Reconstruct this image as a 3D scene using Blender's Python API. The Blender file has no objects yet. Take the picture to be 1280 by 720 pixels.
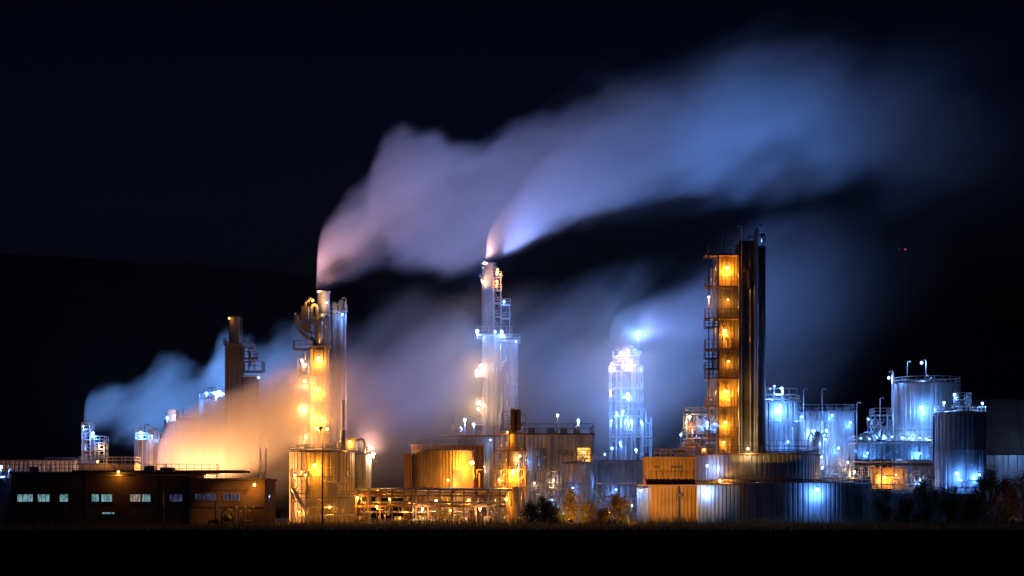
import bpy, math, random
from mathutils import Vector
rnd = random.Random(7)
C = bpy.context.scene.collection
sc = bpy.context.scene

# ------------------------------------------------------------------ picture <-> world
K = 171.0 / 1280 / 300          # metres per photo pixel per metre of distance
HY = 634.0                      # horizon row
CH = 3.0                        # camera height
def X(px, Y): return (px - 640.0) * K * Y
def Z(py, Y): return CH + (HY - py) * K * Y

# ------------------------------------------------------------------ materials
def new_mat(name):
    m = bpy.data.materials.new(name); m.use_nodes = True
    nt = m.node_tree; nt.nodes.clear()
    out = nt.nodes.new('ShaderNodeOutputMaterial')
    return m, nt, out
def surf(name, col, rough=0.5, metal=0.0, var=0.25, streak=(1.2, 1.2, 0.12), bump=0.0, second=None):
    m, nt, out = new_mat(name)
    b = nt.nodes.new('ShaderNodeBsdfPrincipled')
    tc = nt.nodes.new('ShaderNodeTexCoord'); mp = nt.nodes.new('ShaderNodeMapping')
    mp.inputs['Scale'].default_value = streak
    n = nt.nodes.new('ShaderNodeTexNoise'); n.inputs['Scale'].default_value = 1.0
    n.inputs['Detail'].default_value = 5; n.inputs['Roughness'].default_value = 0.65
    n2 = nt.nodes.new('ShaderNodeTexNoise'); n2.inputs['Scale'].default_value = 0.35; n2.inputs['Detail'].default_value = 3
    add = nt.nodes.new('ShaderNodeMath'); add.operation = 'ADD'
    r = nt.nodes.new('ShaderNodeValToRGB')
    lo = [c * (1 - var) for c in (second or col)]; hi = [min(1, c * (1 + var)) for c in col]
    r.color_ramp.elements[0].position = 0.36; r.color_ramp.elements[0].color = (*lo, 1)
    r.color_ramp.elements[1].position = 0.64; r.color_ramp.elements[1].color = (*hi, 1)
    half = nt.nodes.new('ShaderNodeMath'); half.operation = 'MULTIPLY'; half.inputs[1].default_value = 0.5
    L = nt.links.new
    L(tc.outputs['Object'], mp.inputs['Vector']); L(mp.outputs[0], n.inputs['Vector']); L(tc.outputs['Object'], n2.inputs['Vector'])
    L(n.outputs[0], add.inputs[0]); L(n2.outputs[0], add.inputs[1]); L(add.outputs[0], half.inputs[0]); L(half.outputs[0], r.inputs[0])
    L(r.outputs[0], b.inputs['Base Color'])
    mr = nt.nodes.new('ShaderNodeMapRange'); mr.inputs['To Min'].default_value = max(0.05, rough - 0.12); mr.inputs['To Max'].default_value = min(1, rough + 0.15)
    L(n.outputs[0], mr.inputs['Value']); L(mr.outputs[0], b.inputs['Roughness'])
    b.inputs['Metallic'].default_value = metal
    if rough >= .68: b.inputs['Specular IOR Level'].default_value = 0.0 if rough > .75 else .15
    if bump:
        bp = nt.nodes.new('ShaderNodeBump'); bp.inputs['Strength'].default_value = bump
        L(n.outputs[0], bp.inputs['Height']); L(bp.outputs[0], b.inputs['Normal'])
    L(b.outputs[0], out.inputs['Surface'])
    return m
def emis(name, col, strength, vary=False):
    m, nt, out = new_mat(name)
    e = nt.nodes.new('ShaderNodeEmission'); e.inputs['Color'].default_value = (*col, 1); e.inputs['Strength'].default_value = strength
    if vary:
        tc = nt.nodes.new('ShaderNodeTexCoord'); mp = nt.nodes.new('ShaderNodeMapping'); mp.inputs['Scale'].default_value = (1.6, 1, 0.7)
        n = nt.nodes.new('ShaderNodeTexNoise'); n.inputs['Scale'].default_value = 1.3; n.inputs['Detail'].default_value = 2
        mr = nt.nodes.new('ShaderNodeMapRange'); mr.inputs['From Min'].default_value = 0.35; mr.inputs['From Max'].default_value = 0.65
        mr.inputs['To Min'].default_value = strength * 0.35; mr.inputs['To Max'].default_value = strength * 1.5
        nt.links.new(tc.outputs['Object'], mp.inputs[0]); nt.links.new(mp.outputs[0], n.inputs['Vector'])
        nt.links.new(n.outputs[0], mr.inputs['Value']); nt.links.new(mr.outputs[0], e.inputs['Strength'])
    nt.links.new(e.outputs[0], out.inputs['Surface'])
    return m
M = {
 'clad':   surf('cladding_galvanised', (0.40, 0.41, 0.42), 0.42, 0.25, 0.36),
 'cladg':  surf('cladding_weathered', (0.17, 0.165, 0.165), 0.6, 0.1, 0.35),
 'black':  surf('cladding_near_black', (0.045, 0.043, 0.045), 0.6, 0.2, 0.3),  # base colour darkened to turn the column into a silhouette
 'cladd':  surf('cladding_dark', (0.20, 0.19, 0.20), 0.7, 0.0, 0.42),
 'buff':   surf('cladding_buff', (0.40, 0.31, 0.19), 0.5, 0.1, 0.25),
 'rust':   surf('cladding_rusty', (0.33, 0.18, 0.09), 0.7, 0.1, 0.3, (0.5, 0.5, 0.1)),
 'steel':  surf('steel_grey', (0.30, 0.30, 0.31), 0.42, 0.5, 0.2),
 'dsteel': surf('steel_dark', (0.09, 0.09, 0.10), 0.5, 0.4, 0.3),
 'galv':   surf('steel_galvanised', (0.55, 0.56, 0.58), 0.35, 0.6, 0.15),
 'pipe':   surf('pipe_lagging', (0.52, 0.52, 0.52), 0.3, 0.5, 0.2),
 'conc':   surf('concrete', (0.24, 0.23, 0.22), 0.9, 0, 0.3, (1, 1, 1), 0.2),
 'brick':  surf('brick_wall', (0.095, 0.066, 0.056), 0.9, 0, 0.25, (0.4, 0.4, 3.0), 0.2),
 'roof':   surf('roof_felt', (0.07, 0.065, 0.065), 0.9, 0, 0.3),
 'soil':   surf('field_soil', (0.010, 0.010, 0.007), 1.0, 0, 0.4, (0.3, 0.3, 0.3)),
 'hill':   surf('hill_forest', (0.03, 0.028, 0.03), 1.0, 0, 0.4, (0.01, 0.01, 0.01)),
 'grass':  surf('grass_blades', (0.12, 0.10, 0.04), 0.8, 0, 0.4, (2, 2, 2)),
 'leafd':  surf('leaves_dark', (0.06, 0.07, 0.035), 0.7, 0, 0.4, (2, 2, 2)),
 'leafy':  surf('leaves_autumn', (0.26, 0.17, 0.03), 0.7, 0, 0.4, (2, 2, 2)),
 'leafb':  surf('leaves_brown', (0.13, 0.06, 0.025), 0.7, 0, 0.4, (2, 2, 2)),
 'bark':   surf('bark', (0.06, 0.045, 0.035), 0.9, 0, 0.3),
 'glassd': surf('glass_dark', (0.05, 0.07, 0.10), 0.08, 0.6, 0.2),
 'win':    emis('window_light', (0.42, 0.85, 0.95), 0.36, True),
 'wind':   emis('window_light_dim', (0.25, 0.35, 0.75), 0.10, True),
 'winw':   emis('window_light_warm', (0.75, 0.6, 0.5), 0.35, True),
 'wino':   emis('window_light_orange', (1.0, 0.45, 0.10), 1.6, True),
 'lo':     emis('lens_sodium', (1.0, 0.55, 0.10), 14),
 'lb':     emis('lens_daylight', (0.25, 0.55, 1.0), 9),
 'lw':     emis('lens_warm_white', (1.0, 0.72, 0.42), 18),
 'lr':     emis('lens_red', (1.0, 0.03, 0.08), 1.2),
}
for k in ('lo', 'lb', 'lw', 'lr'): M[k].cycles.emission_sampling = 'NONE'
ORANGE = (1.0, 0.37, 0.035); BLUE = (0.10, 0.31, 1.0); WHITE = (0.20, 0.43, 1.0); LILAC = (0.26, 0.36, 1.0); BLUE2 = (0.14, 0.37, 1.0); WARM = (1.0, 0.60, 0.30)

for k in ('grass', 'leafd', 'leafy', 'leafb'):          # thin blades and leaves let light through
    nt = M[k].node_tree; b = next(n for n in nt.nodes if n.type == 'BSDF_PRINCIPLED'); out = next(n for n in nt.nodes if n.type == 'OUTPUT_MATERIAL')
    tr = nt.nodes.new('ShaderNodeBsdfTranslucent'); mx = nt.nodes.new('ShaderNodeMixShader'); mx.inputs[0].default_value = .45
    nt.links.new(b.inputs['Base Color'].links[0].from_socket, tr.inputs['Color']); nt.links.new(b.outputs[0], mx.inputs[1]); nt.links.new(tr.outputs[0], mx.inputs[2]); nt.links.new(mx.outputs[0], out.inputs['Surface'])
# ------------------------------------------------------------------ mesh builder
class MB:
    def __init__(s): s.v = []; s.f = []; s.sm = []
    def add(s, vs, fs, smooth=False):
        o = len(s.v); s.v += [tuple(v) for v in vs]; s.f += [tuple(i + o for i in f) for f in fs]; s.sm += [smooth] * len(fs); return s
    def box(s, x0, x1, y0, y1, z0, z1):
        v = [(x, y, z) for z in (z0, z1) for x, y in ((x0, y0), (x1, y0), (x1, y1), (x0, y1))]
        return s.add(v, [(3, 2, 1, 0), (4, 5, 6, 7), (0, 1, 5, 4), (1, 2, 6, 5), (2, 3, 7, 6), (3, 0, 4, 7)])
    def path(s, pts, r, n=8):
        pts = [Vector(p) for p in pts]
        rings = []
        for i, p in enumerate(pts):
            d = (pts[min(i + 1, len(pts) - 1)] - pts[max(i - 1, 0)]).normalized()
            u = d.cross(Vector((0, 0, 1)) if abs(d.z) < 0.9 else Vector((0, 1, 0))).normalized(); w = d.cross(u).normalized()
            rr = r[i] if isinstance(r, (list, tuple)) else r
            rings.append([p + (u * math.cos(a) + w * math.sin(a)) * rr for a in [2 * math.pi * (k + .5) / n for k in range(n)]])
        v = [q for R in rings for q in R]; f = []
        for i in range(len(pts) - 1):
            for k in range(n):
                f.append((i * n + k, i * n + (k + 1) % n, (i + 1) * n + (k + 1) % n, (i + 1) * n + k))
        s.add(v, f, n > 5)
        o = len(v)
        s.f.append(tuple(len(s.v) - o + k for k in reversed(range(n)))); s.sm.append(False)
        s.f.append(tuple(len(s.v) - n + k for k in range(n))); s.sm.append(False)
        return s
    def cyl(s, cx, cy, z0, z1, r, n=28, r2=None):
        return s.path([(cx, cy, z0), (cx, cy, z1)], [r, r if r2 is None else r2], n)
    def lathe(s, cx, cy, prof, n=28):
        v = []; f = []
        for r, z in prof:
            v += [(cx + r * math.cos(2 * math.pi * k / n), cy + r * math.sin(2 * math.pi * k / n), z) for k in range(n)]
        for i in range(len(prof) - 1):
            for k in range(n):
                f.append((i * n + k, i * n + (k + 1) % n, (i + 1) * n + (k + 1) % n, (i + 1) * n + k))
        return s.add(v, f, True)
    def corr_cyl(s, cx, cy, z0, z1, r, ribs, d=0.09):
        v = []; f = []; n = ribs * 4
        for z in (z0, z1):
            for k in range(ribs):
                for t, rr in ((0.0, r), (0.55, r), (0.65, r - d), (0.9, r - d)):
                    a = 2 * math.pi * (k + t) / ribs
                    v.append((cx + rr * math.cos(a), cy + rr * math.sin(a), z))
        for k in range(n): f.append((k, (k + 1) % n, n + (k + 1) % n, n + k))
        f.append(tuple(n + k for k in range(n)))
        return s.add(v, f)
    def corr_wall(s, a, b, z0, z1, pitch=0.8, d=0.15):
        a = Vector((a[0], a[1], 0)); b = Vector((b[0], b[1], 0)); L = (b - a).length; t = (b - a) / L
        nrm = Vector((t.y, -t.x, 0)); n = max(1, int(L / pitch)); v = []; f = []
        for k in range(n):
            for u, o in ((0, 0), (0.55, 0), (0.65, -d), (0.92, -d)):
                v.append(a + t * (L * (k + u) / n) + nrm * o)
        v.append(b); m = len(v)
        vs = [(p.x, p.y, z0) for p in v] + [(p.x, p.y, z1) for p in v]
        for k in range(m - 1): f.append((k, k + 1, m + k + 1, m + k))
        return s.add(vs, f)
    def rail(s, pts, h=1.1, step=1.6, r=0.06, mids=2):
        pts = [Vector(p) for p in pts]
        for i in range(len(pts) - 1):
            p, q = pts[i], pts[i + 1]; n = max(1, round((q - p).length / step))
            for k in range(n + (1 if i == len(pts) - 2 else 0)):
                w = p.lerp(q, k / n); s.path([w, w + Vector((0, 0, h))], r, 4)
            for j in range(mids):
                hh = Vector((0, 0, h * (1 - j / mids)))
                s.path([p + hh, q + hh], r, 4)
        return s
    def ring_rail(s, cx, cy, z, R, h=1.1, n=24, r=0.06):
        P = [(cx + R * math.cos(2 * math.pi * k / n), cy + R * math.sin(2 * math.pi * k / n), z) for k in range(n + 1)]
        return s.rail(P, h, 99, r)
    def ladder(s, x, y, z0, z1, w=0.5, cage=True):
        s.path([(x - w / 2, y, z0), (x - w / 2, y, z1)], 0.04, 4); s.path([(x + w / 2, y, z0), (x + w / 2, y, z1)], 0.04, 4)
        z = z0
        while z < z1: s.path([(x - w / 2, y, z), (x + w / 2, y, z)], 0.025, 4); z += 0.45
        if cage:
            z = z0 + 2.2
            while z < z1:
                s.path([(x - w / 2, y, z), (x - w * .7, y - .45, z), (x, y - .75, z), (x + w * .7, y - .45, z), (x + w / 2, y, z)], 0.03, 4); z += 0.9
            for dx, dy in ((-w * .7, -.45), (0, -.75), (w * .7, -.45)):
                if z0 + 2.2 < z1: s.path([(x + dx, y + dy, z0 + 2.2), (x + dx, y + dy, z1)], 0.025, 4)
        return s
def mesh_obj(name, mb, mat, origin=(0, 0, 0), parent=None):
    me = bpy.data.meshes.new(name); o = Vector(origin)
    me.from_pydata([tuple(Vector(v) - o) for v in mb.v], [], mb.f)
    me.polygons.foreach_set('use_smooth', mb.sm); me.materials.append(mat); me.update()
    ob = bpy.data.objects.new(name, me); C.objects.link(ob)
    if parent: ob.parent = parent
    else: ob.location = o
    return ob
class Thing:
    def __init__(s, name, label, cat, px, Y, group=None, z=0.0):
        s.o = Vector((X(px, Y), Y, z)); s.e = bpy.data.objects.new(name, None); C.objects.link(s.e)
        s.e.location = s.o; s.e['label'] = label; s.e['category'] = cat; s.Y = Y
        s.e.empty_display_size = 0.5
        if group: s.e['group'] = group
    def part(s, name, mb, mat, parent=None, label=None):
        ob = mesh_obj(name, mb, M[mat] if isinstance(mat, str) else mat, s.o, parent or s.e)
        if label: ob['label'] = label
        return ob
LAMPS = []
PEACH = (1.0, 0.40, 0.13)
GAIN = {PEACH: 0.5, BLUE: 0.38, WHITE: 0.36, ORANGE: 0.5}
RS = 1.6
def bulb(T, parent, x, y, z, col, power, r=0.17):
    power *= GAIN.get(col, 1.0)
    l = bpy.data.lights.new('lamp_light', 'POINT'); l.color = col; l.energy = power; l.shadow_soft_size = r
    ob = bpy.data.objects.new('lamp_light', l); C.objects.link(ob); ob.parent = parent; ob.location = Vector((x, y, z)) - T.o
    LAMPS.append(ob)
def lamp(T, px, py, Y, col=BLUE, power=1200, mount='wall', off=1.0, post=2.5, r=0.17, side=0):
    """Y = surface depth for wall lamps, lamp depth for posts"""
    y = Y - off if mount == 'wall' else Y
    r = r * RS
    x = X(px, y); z = Z(py, y)
    f = MB().lathe(x, y, [(0.04, z + .42), (0.14, z + .38), (0.30, z + .22), (0.32, z + .16), (0.26, z + .18)], 12)
    if mount == 'wall': f.path([(x, Y + .1, z + .15), (x, Y - off * .4, z + .6), (x, y, z + .42)], 0.05, 6)
    elif mount == 'post':
        f.path([(x + side * 0.9, y, z - post), (x + side * .9, y, z + .35), (x + side * .55, y, z + .6), (x, y, z + .42)], 0.07, 6)
    elif mount == 'stem': f.path([(x, y, z + .4), (x, y, z + 1.2)], 0.04, 6)
    h = T.part('floodlight', f, 'galv')
    mt = 'lo' if col in (ORANGE, PEACH) else ('lw' if col is WARM else 'lb')
    g = min(.55, .12 + .085 * math.sqrt(power / 1000)) if power < 9000 or mt == 'lb' else .25
    T.part('lens', MB().lathe(x, y, [(g * math.sin(t * math.pi / 6), z + .18 - g + g * math.cos(t * math.pi / 6)) for t in range(7)], 12), mt, h)
    bulb(T, h, x, y, z + .18 - 2 * g - .12 - min(r, .25), col, power, min(r, .25))
    return h

def added_uplight(T, px, py, Y, target, col, power, cone=70, r=.25):  # spotlight with housing, added to light the steam from below
    p = Vector((X(px, Y), Y, Z(py, Y))); t = Vector((X(target[0], target[2]), target[2], Z(target[1], target[2]))); d = (t - p).normalized()
    h = T.part('floodlight', MB().path([p - d * .5, p - d * .42, p + d * .05], [.12, .3, .42], 12).path([p - d * .45, p - d * .45 - Vector((0, 0, .9))], .05, 6), 'galv')
    l = bpy.data.lights.new('added_beam', 'SPOT'); l.color = col; l.energy = power; l.spot_size = math.radians(cone); l.spot_blend = .9; l.shadow_soft_size = r
    ob = bpy.data.objects.new('added_beam', l); C.objects.link(ob); ob.parent = h; ob.location = p + d * .35 - T.o
    ob.rotation_euler = d.to_track_quat('-Z', 'Y').to_euler()
    return h
# ------------------------------------------------------------------ structure builders
def rim(cx, cy, z, r, t=0.18, h=0.3):
    return MB().lathe(cx, cy, [(r - t, z), (r + t, z), (r + t, z + h), (r - t, z + h), (r - t, z)], 48)
def tank(name, label, px0, px1, pyt, Y, mat='clad', zb=0.0, ribs=None, rail=True, cat='tank', group=None, railpart=True, ladder=None, vents=3, corr=0.09, cone=0.5, hoops=2, railmat='galv', seed=1):
    R = (px1 - px0) / 2 * K * Y; cx = X((px0 + px1) / 2, Y); zt = Z(pyt, Y)
    T = Thing(name, label, cat, (px0 + px1) / 2, Y, group, zb)
    T.cx, T.R, T.zt, T.front = cx, R, zt, Y - R
    ribs = ribs or max(18, int(2 * math.pi * R / 0.85))
    T.part('shell', MB().corr_cyl(cx, Y, zb, zt, R, ribs, corr), mat)
    T.part('roof', MB().lathe(cx, Y, [(R + .12, zt - .05), (R + .12, zt + .12), (R * .3, zt + .12 + cone), (0.0, zt + .16 + cone)], 40), 'steel')
    for k in range(hoops):
        z = zb + (zt - zb) * (k + 1) / (hoops + 1)
        T.part('hoop', MB().lathe(cx, Y, [(R, z - .08), (R + .07, z - .08), (R + .07, z + .08), (R, z + .08)], 40), 'steel')
    if rail: T.part('railing', MB().ring_rail(cx, Y, zt + .1, R - .1, 1.15, max(14, int(R * 4))), railmat)
    q = random.Random(seed)
    for k in range(vents):
        a = q.uniform(0, 6.28); d = q.uniform(.2, .75) * R; h = q.uniform(.7, 1.9); rr = q.uniform(.08, .22)
        vx, vy = cx + d * math.cos(a), Y + d * math.sin(a)
        T.part('vent', MB().path([(vx, vy, zt), (vx, vy, zt + h), (vx + .25, vy, zt + h + .25), (vx + .55, vy, zt + h)], rr, 8), 'galv')
    if ladder is not None:
        a = ladder; T.part('ladder', MB().ladder(cx + (R + .25) * math.sin(a), Y - (R + .25) * math.cos(a), zb, zt + 1.0), 'galv')
    return T
def block(T, px0, px1, pyt, pyb, Y, depth, mat='clad', roofmat='steel', rail=False, pitch=0.8, name='wall', lip=0.25, railmat='galv', corr=True):
    """block with corrugated walls; Y is the front face"""
    x0, x1 = X(px0, Y), X(px1, Y); zt = Z(pyt, Y); zb = 0.0 if pyb is None else Z(pyb, Y)
    w = MB()
    if corr:
        w.corr_wall((x0, Y), (x1, Y), zb, zt, pitch); w.corr_wall((x1, Y), (x1, Y + depth), zb, zt, pitch)
        w.corr_wall((x1, Y + depth), (x0, Y + depth), zb, zt, pitch); w.corr_wall((x0, Y + depth), (x0, Y), zb, zt, pitch)
    else: w.box(x0, x1, Y, Y + depth, zb, zt)
    T.part(name, w, mat)
    T.part('roof', MB().box(x0 - lip, x1 + lip, Y - lip, Y + depth + lip, zt + .003, zt + .28), roofmat)
    if rail: T.part('railing', MB().rail([(x0, Y + .1, zt + .28), (x1, Y + .1, zt + .28), (x1, Y + depth, zt + .28), (x0, Y + depth, zt + .28), (x0, Y + .1, zt + .28)]), railmat)
    return x0, x1, zb, zt
def platform(T, px0, px1, py, Y, depth, rail=True, h=1.15, mat='steel', railmat='steel', brace=0):
    x0, x1 = X(px0, Y), X(px1, Y); z = Z(py, Y)
    p = T.part('platform', MB().box(x0, x1, Y, Y + depth, z - .16, z), mat)
    if rail: T.part('railing', MB().rail([(x0, Y + depth, z), (x0, Y + .05, z), (x1, Y + .05, z), (x1, Y + depth, z)], h, 1.2), railmat, p)
    if brace:
        xb = x1 if brace > 0 else x0; xo = x0 if brace > 0 else x1
        T.part('bracket', MB().path([(xo, Y + .3, z - .2), (xb, Y + .3, z - 1.6)], .06, 4).path([(xo, Y + depth - .3, z - .2), (xb, Y + depth - .3, z - 1.6)], .06, 4), mat, p)
    return p
def frame(T, px0, px1, levels, Y, depth, pyb=None, cols=2, mat='steel', rails=True, r=0.11, brace=True, top_floor=True):
    """open steel frame: posts, floors with railings, cross braces. levels = rows of the floors, top first"""
    zt = Z(levels[0], Y); zb = 0.0 if pyb is None else Z(pyb, Y)
    xs = [X(px0 + (px1 - px0) * i / (cols - 1), Y) for i in range(cols)]
    for x in xs:
        for y in (Y, Y + depth): T.part('post', MB().box(x - r, x + r, y - r, y + r, zb, zt), mat)
    for py in levels: platform(T, px0 - 1, px1 + 1, py, Y - .2, depth + .4, rails, mat=mat, railmat=mat)
    if brace:
        zz = [Z(p, Y) for p in levels] + [zb]
        for i in range(len(zz) - 1):
            for j in range(cols - 1):
                if (i + j) % 2: T.part('brace', MB().path([(xs[j], Y - .02, zz[i] - .2), (xs[j + 1], Y - .02, zz[i + 1])], .05, 4), mat)
                else: T.part('brace', MB().path([(xs[j + 1], Y - .02, zz[i] - .2), (xs[j], Y - .02, zz[i + 1])], .05, 4), mat)
def pipes(T, px0, px1, py0, py1, Y, n, seed, rmin=.07, rmax=.24, mat='pipe', depth=2.0, horiz=0.35):
    q = random.Random(seed)
    for k in range(n):
        r = q.uniform(rmin, rmax); y = Y + q.uniform(0, depth)
        a = X(q.uniform(px0, px1), y); b = X(q.uniform(px0, px1), y); za, zb = Z(q.uniform(py0, py1), y), Z(q.uniform(py0, py1), y)
        if q.random() < horiz: pts = [(a, y, za), (b, y, za), (b, y, za - 1.5)]
        elif q.random() < .5: pts = [(a, y, za), (a, y, zb)]
        else:
            c = a + q.uniform(-2, 2); pts = [(a, y, max(za, zb)), (a, y, (za + zb) / 2), (c, y, (za + zb) / 2), (c, y, min(za, zb))]
        out = [pts[0]]
        for i in range(1, len(pts) - 1):
            p0, p1, p2 = map(Vector, (pts[i - 1], pts[i], pts[i + 1])); d = min(2.5 * r, (p1 - p0).length * .45, (p2 - p1).length * .45)
            if d < .01: continue
            out += [p1 + (p0 - p1).normalized() * d, p1 + ((p0 - p1).normalized() + (p2 - p1).normalized()) * d * .3, p1 + (p2 - p1).normalized() * d]
        out.append(pts[-1]); T.part('pipe', MB().path(out, r, 8), mat)
def mast(T, px, py0, py1, Y, r=.09, hook=0.8, mat='galv'):
    x = X(px, Y); z0, z1 = Z(py1, Y), Z(py0, Y)
    pts = [(x, Y, z0), (x, Y, z1 - .3), (x + hook * .2, Y, z1 - .05), (x + hook * .5, Y, z1), (x + hook, Y, z1 - .2)] if hook else [(x, Y, z0), (x, Y, z1)]
    T.part('vent_pipe', MB().path(pts, r, 8), mat)

# ================================================================== SETTING
def structure(name, mb, mat):
    o = mesh_obj(name, mb, M[mat]); o['kind'] = 'structure'; return o
g = MB(); n = 60
xs = [-6000 + 12000 * i / n for i in range(n + 1)]
g.add([(-8000, -200, 0), (8000, -200, 0), (8000, 9000, 0), (-8000, 9000, 0)], [(0, 1, 2, 3)])
structure('ground', g, 'soil')
structure('yard', MB().add([(-170, 281, .02), (170, 281, .02), (170, 480, .02), (-170, 480, .02)], [(0, 1, 2, 3)]), 'conc')
# hills: ridge seen on the left, sinking towards the right
h = MB(); cols = 120; rows = 14; V = []
def ridge(px):
    P = [(-400, 330), (0, 341), (130, 343), (200, 347), (300, 357), (390, 366), (500, 380), (640, 420), (800, 450), (1000, 450), (1200, 430), (1700, 400)]
    for (a, ya), (b, yb) in zip(P, P[1:]):
        if a <= px <= b:
            t = (px - a) / (b - a); t = t * t * (3 - 2 * t); return ya + (yb - ya) * t
    return 400
for j in range(rows):
    Yh = 1500 + 1200 * j / (rows - 1) * 1.6
    e = math.sin(math.pi * min(1, j / 9) / 2) if j < 10 else 1 - (j - 9) * .15
    for i in range(cols + 1):
        px = -400 + 2100 * i / cols
        z = (HY - ridge(px) ) * K * 2600 * e
        z += (math.sin(px * .02 + j) * 4 + math.sin(px * .13 + j * 2) * 1.5 + rnd.uniform(-1, 1)) * e
        V.append(((px - 640) * K * (1500 + 1920 * j / (rows - 1) * .7), Yh * .7 + 500, max(-1, z) if j else -1))
F = [(j * (cols + 1) + i, j * (cols + 1) + i + 1, (j + 1) * (cols + 1) + i + 1, (j + 1) * (cols + 1) + i) for j in range(rows - 1) for i in range(cols)]
h.add(V, F, True); structure('hills', h, 'hill')

# ================================================================== FRONT LEFT: brick service building
YB = 286
T = Thing('service_building', 'long low dark brick building with a row of small lit windows', 'building', 175, YB)
def bwall(px0, px1, pyt, y, d):
    x0, x1, zt = X(px0, y), X(px1, y), Z(pyt, y)
    T.part('wall', MB().box(x0, x1, y, y + d, 0, zt), 'brick')
    T.part('roof', MB().box(x0 - .3, x1 + .3, y - .3, y + d + .3, zt + .003, zt + .3), 'roof'); return zt
bwall(14, 236, 592.5, YB, 14)
bwall(237, 331, 600, YB - 1.2, 13)
T.part('parapet', MB().box(X(84, YB), X(300, YB), YB + 3, YB + 11, Z(590, YB), Z(587.2, YB)), 'roof')
def window(px0, px1, py0, py1, y, mat, bars=2):
    x0, x1, z1, z0 = X(px0, y), X(px1, y), Z(py0, y), Z(py1, y); t = .09
    f = MB(); f.box(x0 - t, x1 + t, y - .1, y - .004, z1, z1 + t).box(x0 - t, x1 + t, y - .14, y - .004, z0 - t, z0)
    f.box(x0 - t, x0, y - .1, y - .004, z0, z1).box(x1, x1 + t, y - .1, y - .004, z0, z1)
    for k in range(1, bars): xm = x0 + (x1 - x0) * k / bars; f.box(xm - .04, xm + .04, y - .07, y - .012, z0, z1)
    w = T.part('window', f, 'steel')
    T.part('pane', MB().box(x0, x1, y - .011, y - .005, z0, z1), mat, w)
for a, b, m_, k in ((22, 41, 'win', 3), (47.5, 62, 'win', 3), (75, 85, 'win', 2), (115, 123.5, 'win', 2), (127, 140, 'win', 2), (163, 175.5, 'winw', 4), (177.5, 188, 'win', 3), (212, 228, 'wind', 3)):
    window(a, b, 618, 627, YB, m_, k)
window(244, 269, 617.5, 625, YB - 1.2, 'wind', 6); window(280, 299, 617.5, 625, YB - 1.2, 'wind', 4)
window(128, 143, 640.5, 642.3, YB, 'win', 1)  # glowing strip standing in for light on a sill, no real window
T.part('downpipe', MB().path([(X(205, YB), YB - .2, 0), (X(205, YB), YB - .2, Z(614, YB))], .09, 8), 'galv')
T.part('downpipe', MB().path([(X(82, YB), YB - .2, Z(640, YB)), (X(82, YB), YB - .2, Z(629, YB))], .08, 8), 'steel')
y = YB - 1.2
dm = MB().box(X(270, y), X(274.5, y), y - .12, y - .004, 0, Z(616, y)); T.part('door', dm, 'dsteel')  # shade of the wall's set-back drawn as a dark strip, no door
T.part('door', MB().box(X(212, YB), X(232, YB), YB - .1, YB - .004, 0, Z(634, YB)), 'dsteel', label='wide dark roller door')
for z_ in (612.5, 634): T.part('ledge', MB().box(X(238, y), X(330, y), y - .15, y - .004, Z(z_, y), Z(z_ - 1, y)), 'brick')
for px in (42, 106, 152, 196): T.part('pilaster', MB().box(X(px, YB), X(px + 1.6, YB), YB - .09, YB - .004, 0, Z(594, YB)), 'brick')
for px, w_ in ((66, 5), (98, 6)): T.part('door', MB().box(X(px, YB), X(px + w_, YB), YB - .1, YB - .006, 0, Z(642, YB)), 'dsteel')
T.part('gutter', MB().path([(X(15, YB), YB - .42, Z(594.2, YB)), (X(234, YB), YB - .42, Z(594.2, YB))], .09, 8), 'steel')
for px, py, h_, w_ in ((178, 592, 1.0, 1.6), (198, 592, .7, 2.2), (34, 592, .8, 1.5)): T.part('roof_unit', MB().box(X(px, YB), X(px, YB) + w_, YB + 1.2, YB + 2.6, Z(py, YB) + .32, Z(py, YB) + .32 + h_), 'steel')
q = random.Random(3)
for k in range(3):
    x = X(60 + 50 * k, YB); T.part('roof_vent', MB().cyl(x, YB + 2, Z(592, YB), Z(589, YB), .25, 10), 'steel')
lamp(T, 148, 590, YB, ORANGE, 550, 'wall', 1.0)
lamp(T, 318, 606, YB - 1.2, ORANGE, 1200, 'wall', 1.6)
# things standing against the building
T = Thing('pipe_manifold', 'low gate-like frame of standpipes before the brick wall, at the building end', 'pipework', 305, 283)
for k, px in enumerate((293, 298, 304, 309, 314)):
    T.part('standpipe', MB().path([(X(px, 283), 283, 0), (X(px, 283), 283, Z(634 + (k % 2) * 5, 283)), (X(px + 4, 283), 283, Z(634 + (k % 2) * 5, 283))], .07, 6), 'steel')
T.part('rail', MB().path([(X(291, 283), 282.8, .9), (X(317, 283), 282.8, .9)], .06, 6), 'steel')
T = Thing('hose_reel', 'dark hooded hose reel on a stand against the brick wall', 'hose reel', 284, 283)
x = X(284, 283)
T.part('hood', MB().path([(x - .9, 283, .2), (x - .85, 283, 1.9), (x - .4, 283, 2.7), (x + .4, 283, 2.7), (x + .8, 283, 1.9), (x + .8, 283, .2)], .16, 8), 'dsteel')
T.part('reel', MB().path([(x - .5, 282.9, 1.3), (x + .5, 282.9, 1.3)], .62, 16), 'dsteel')
T.part('hub', MB().path([(x - .6, 282.9, 1.3), (x + .6, 282.9, 1.3)], .2, 12), 'galv')
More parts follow.
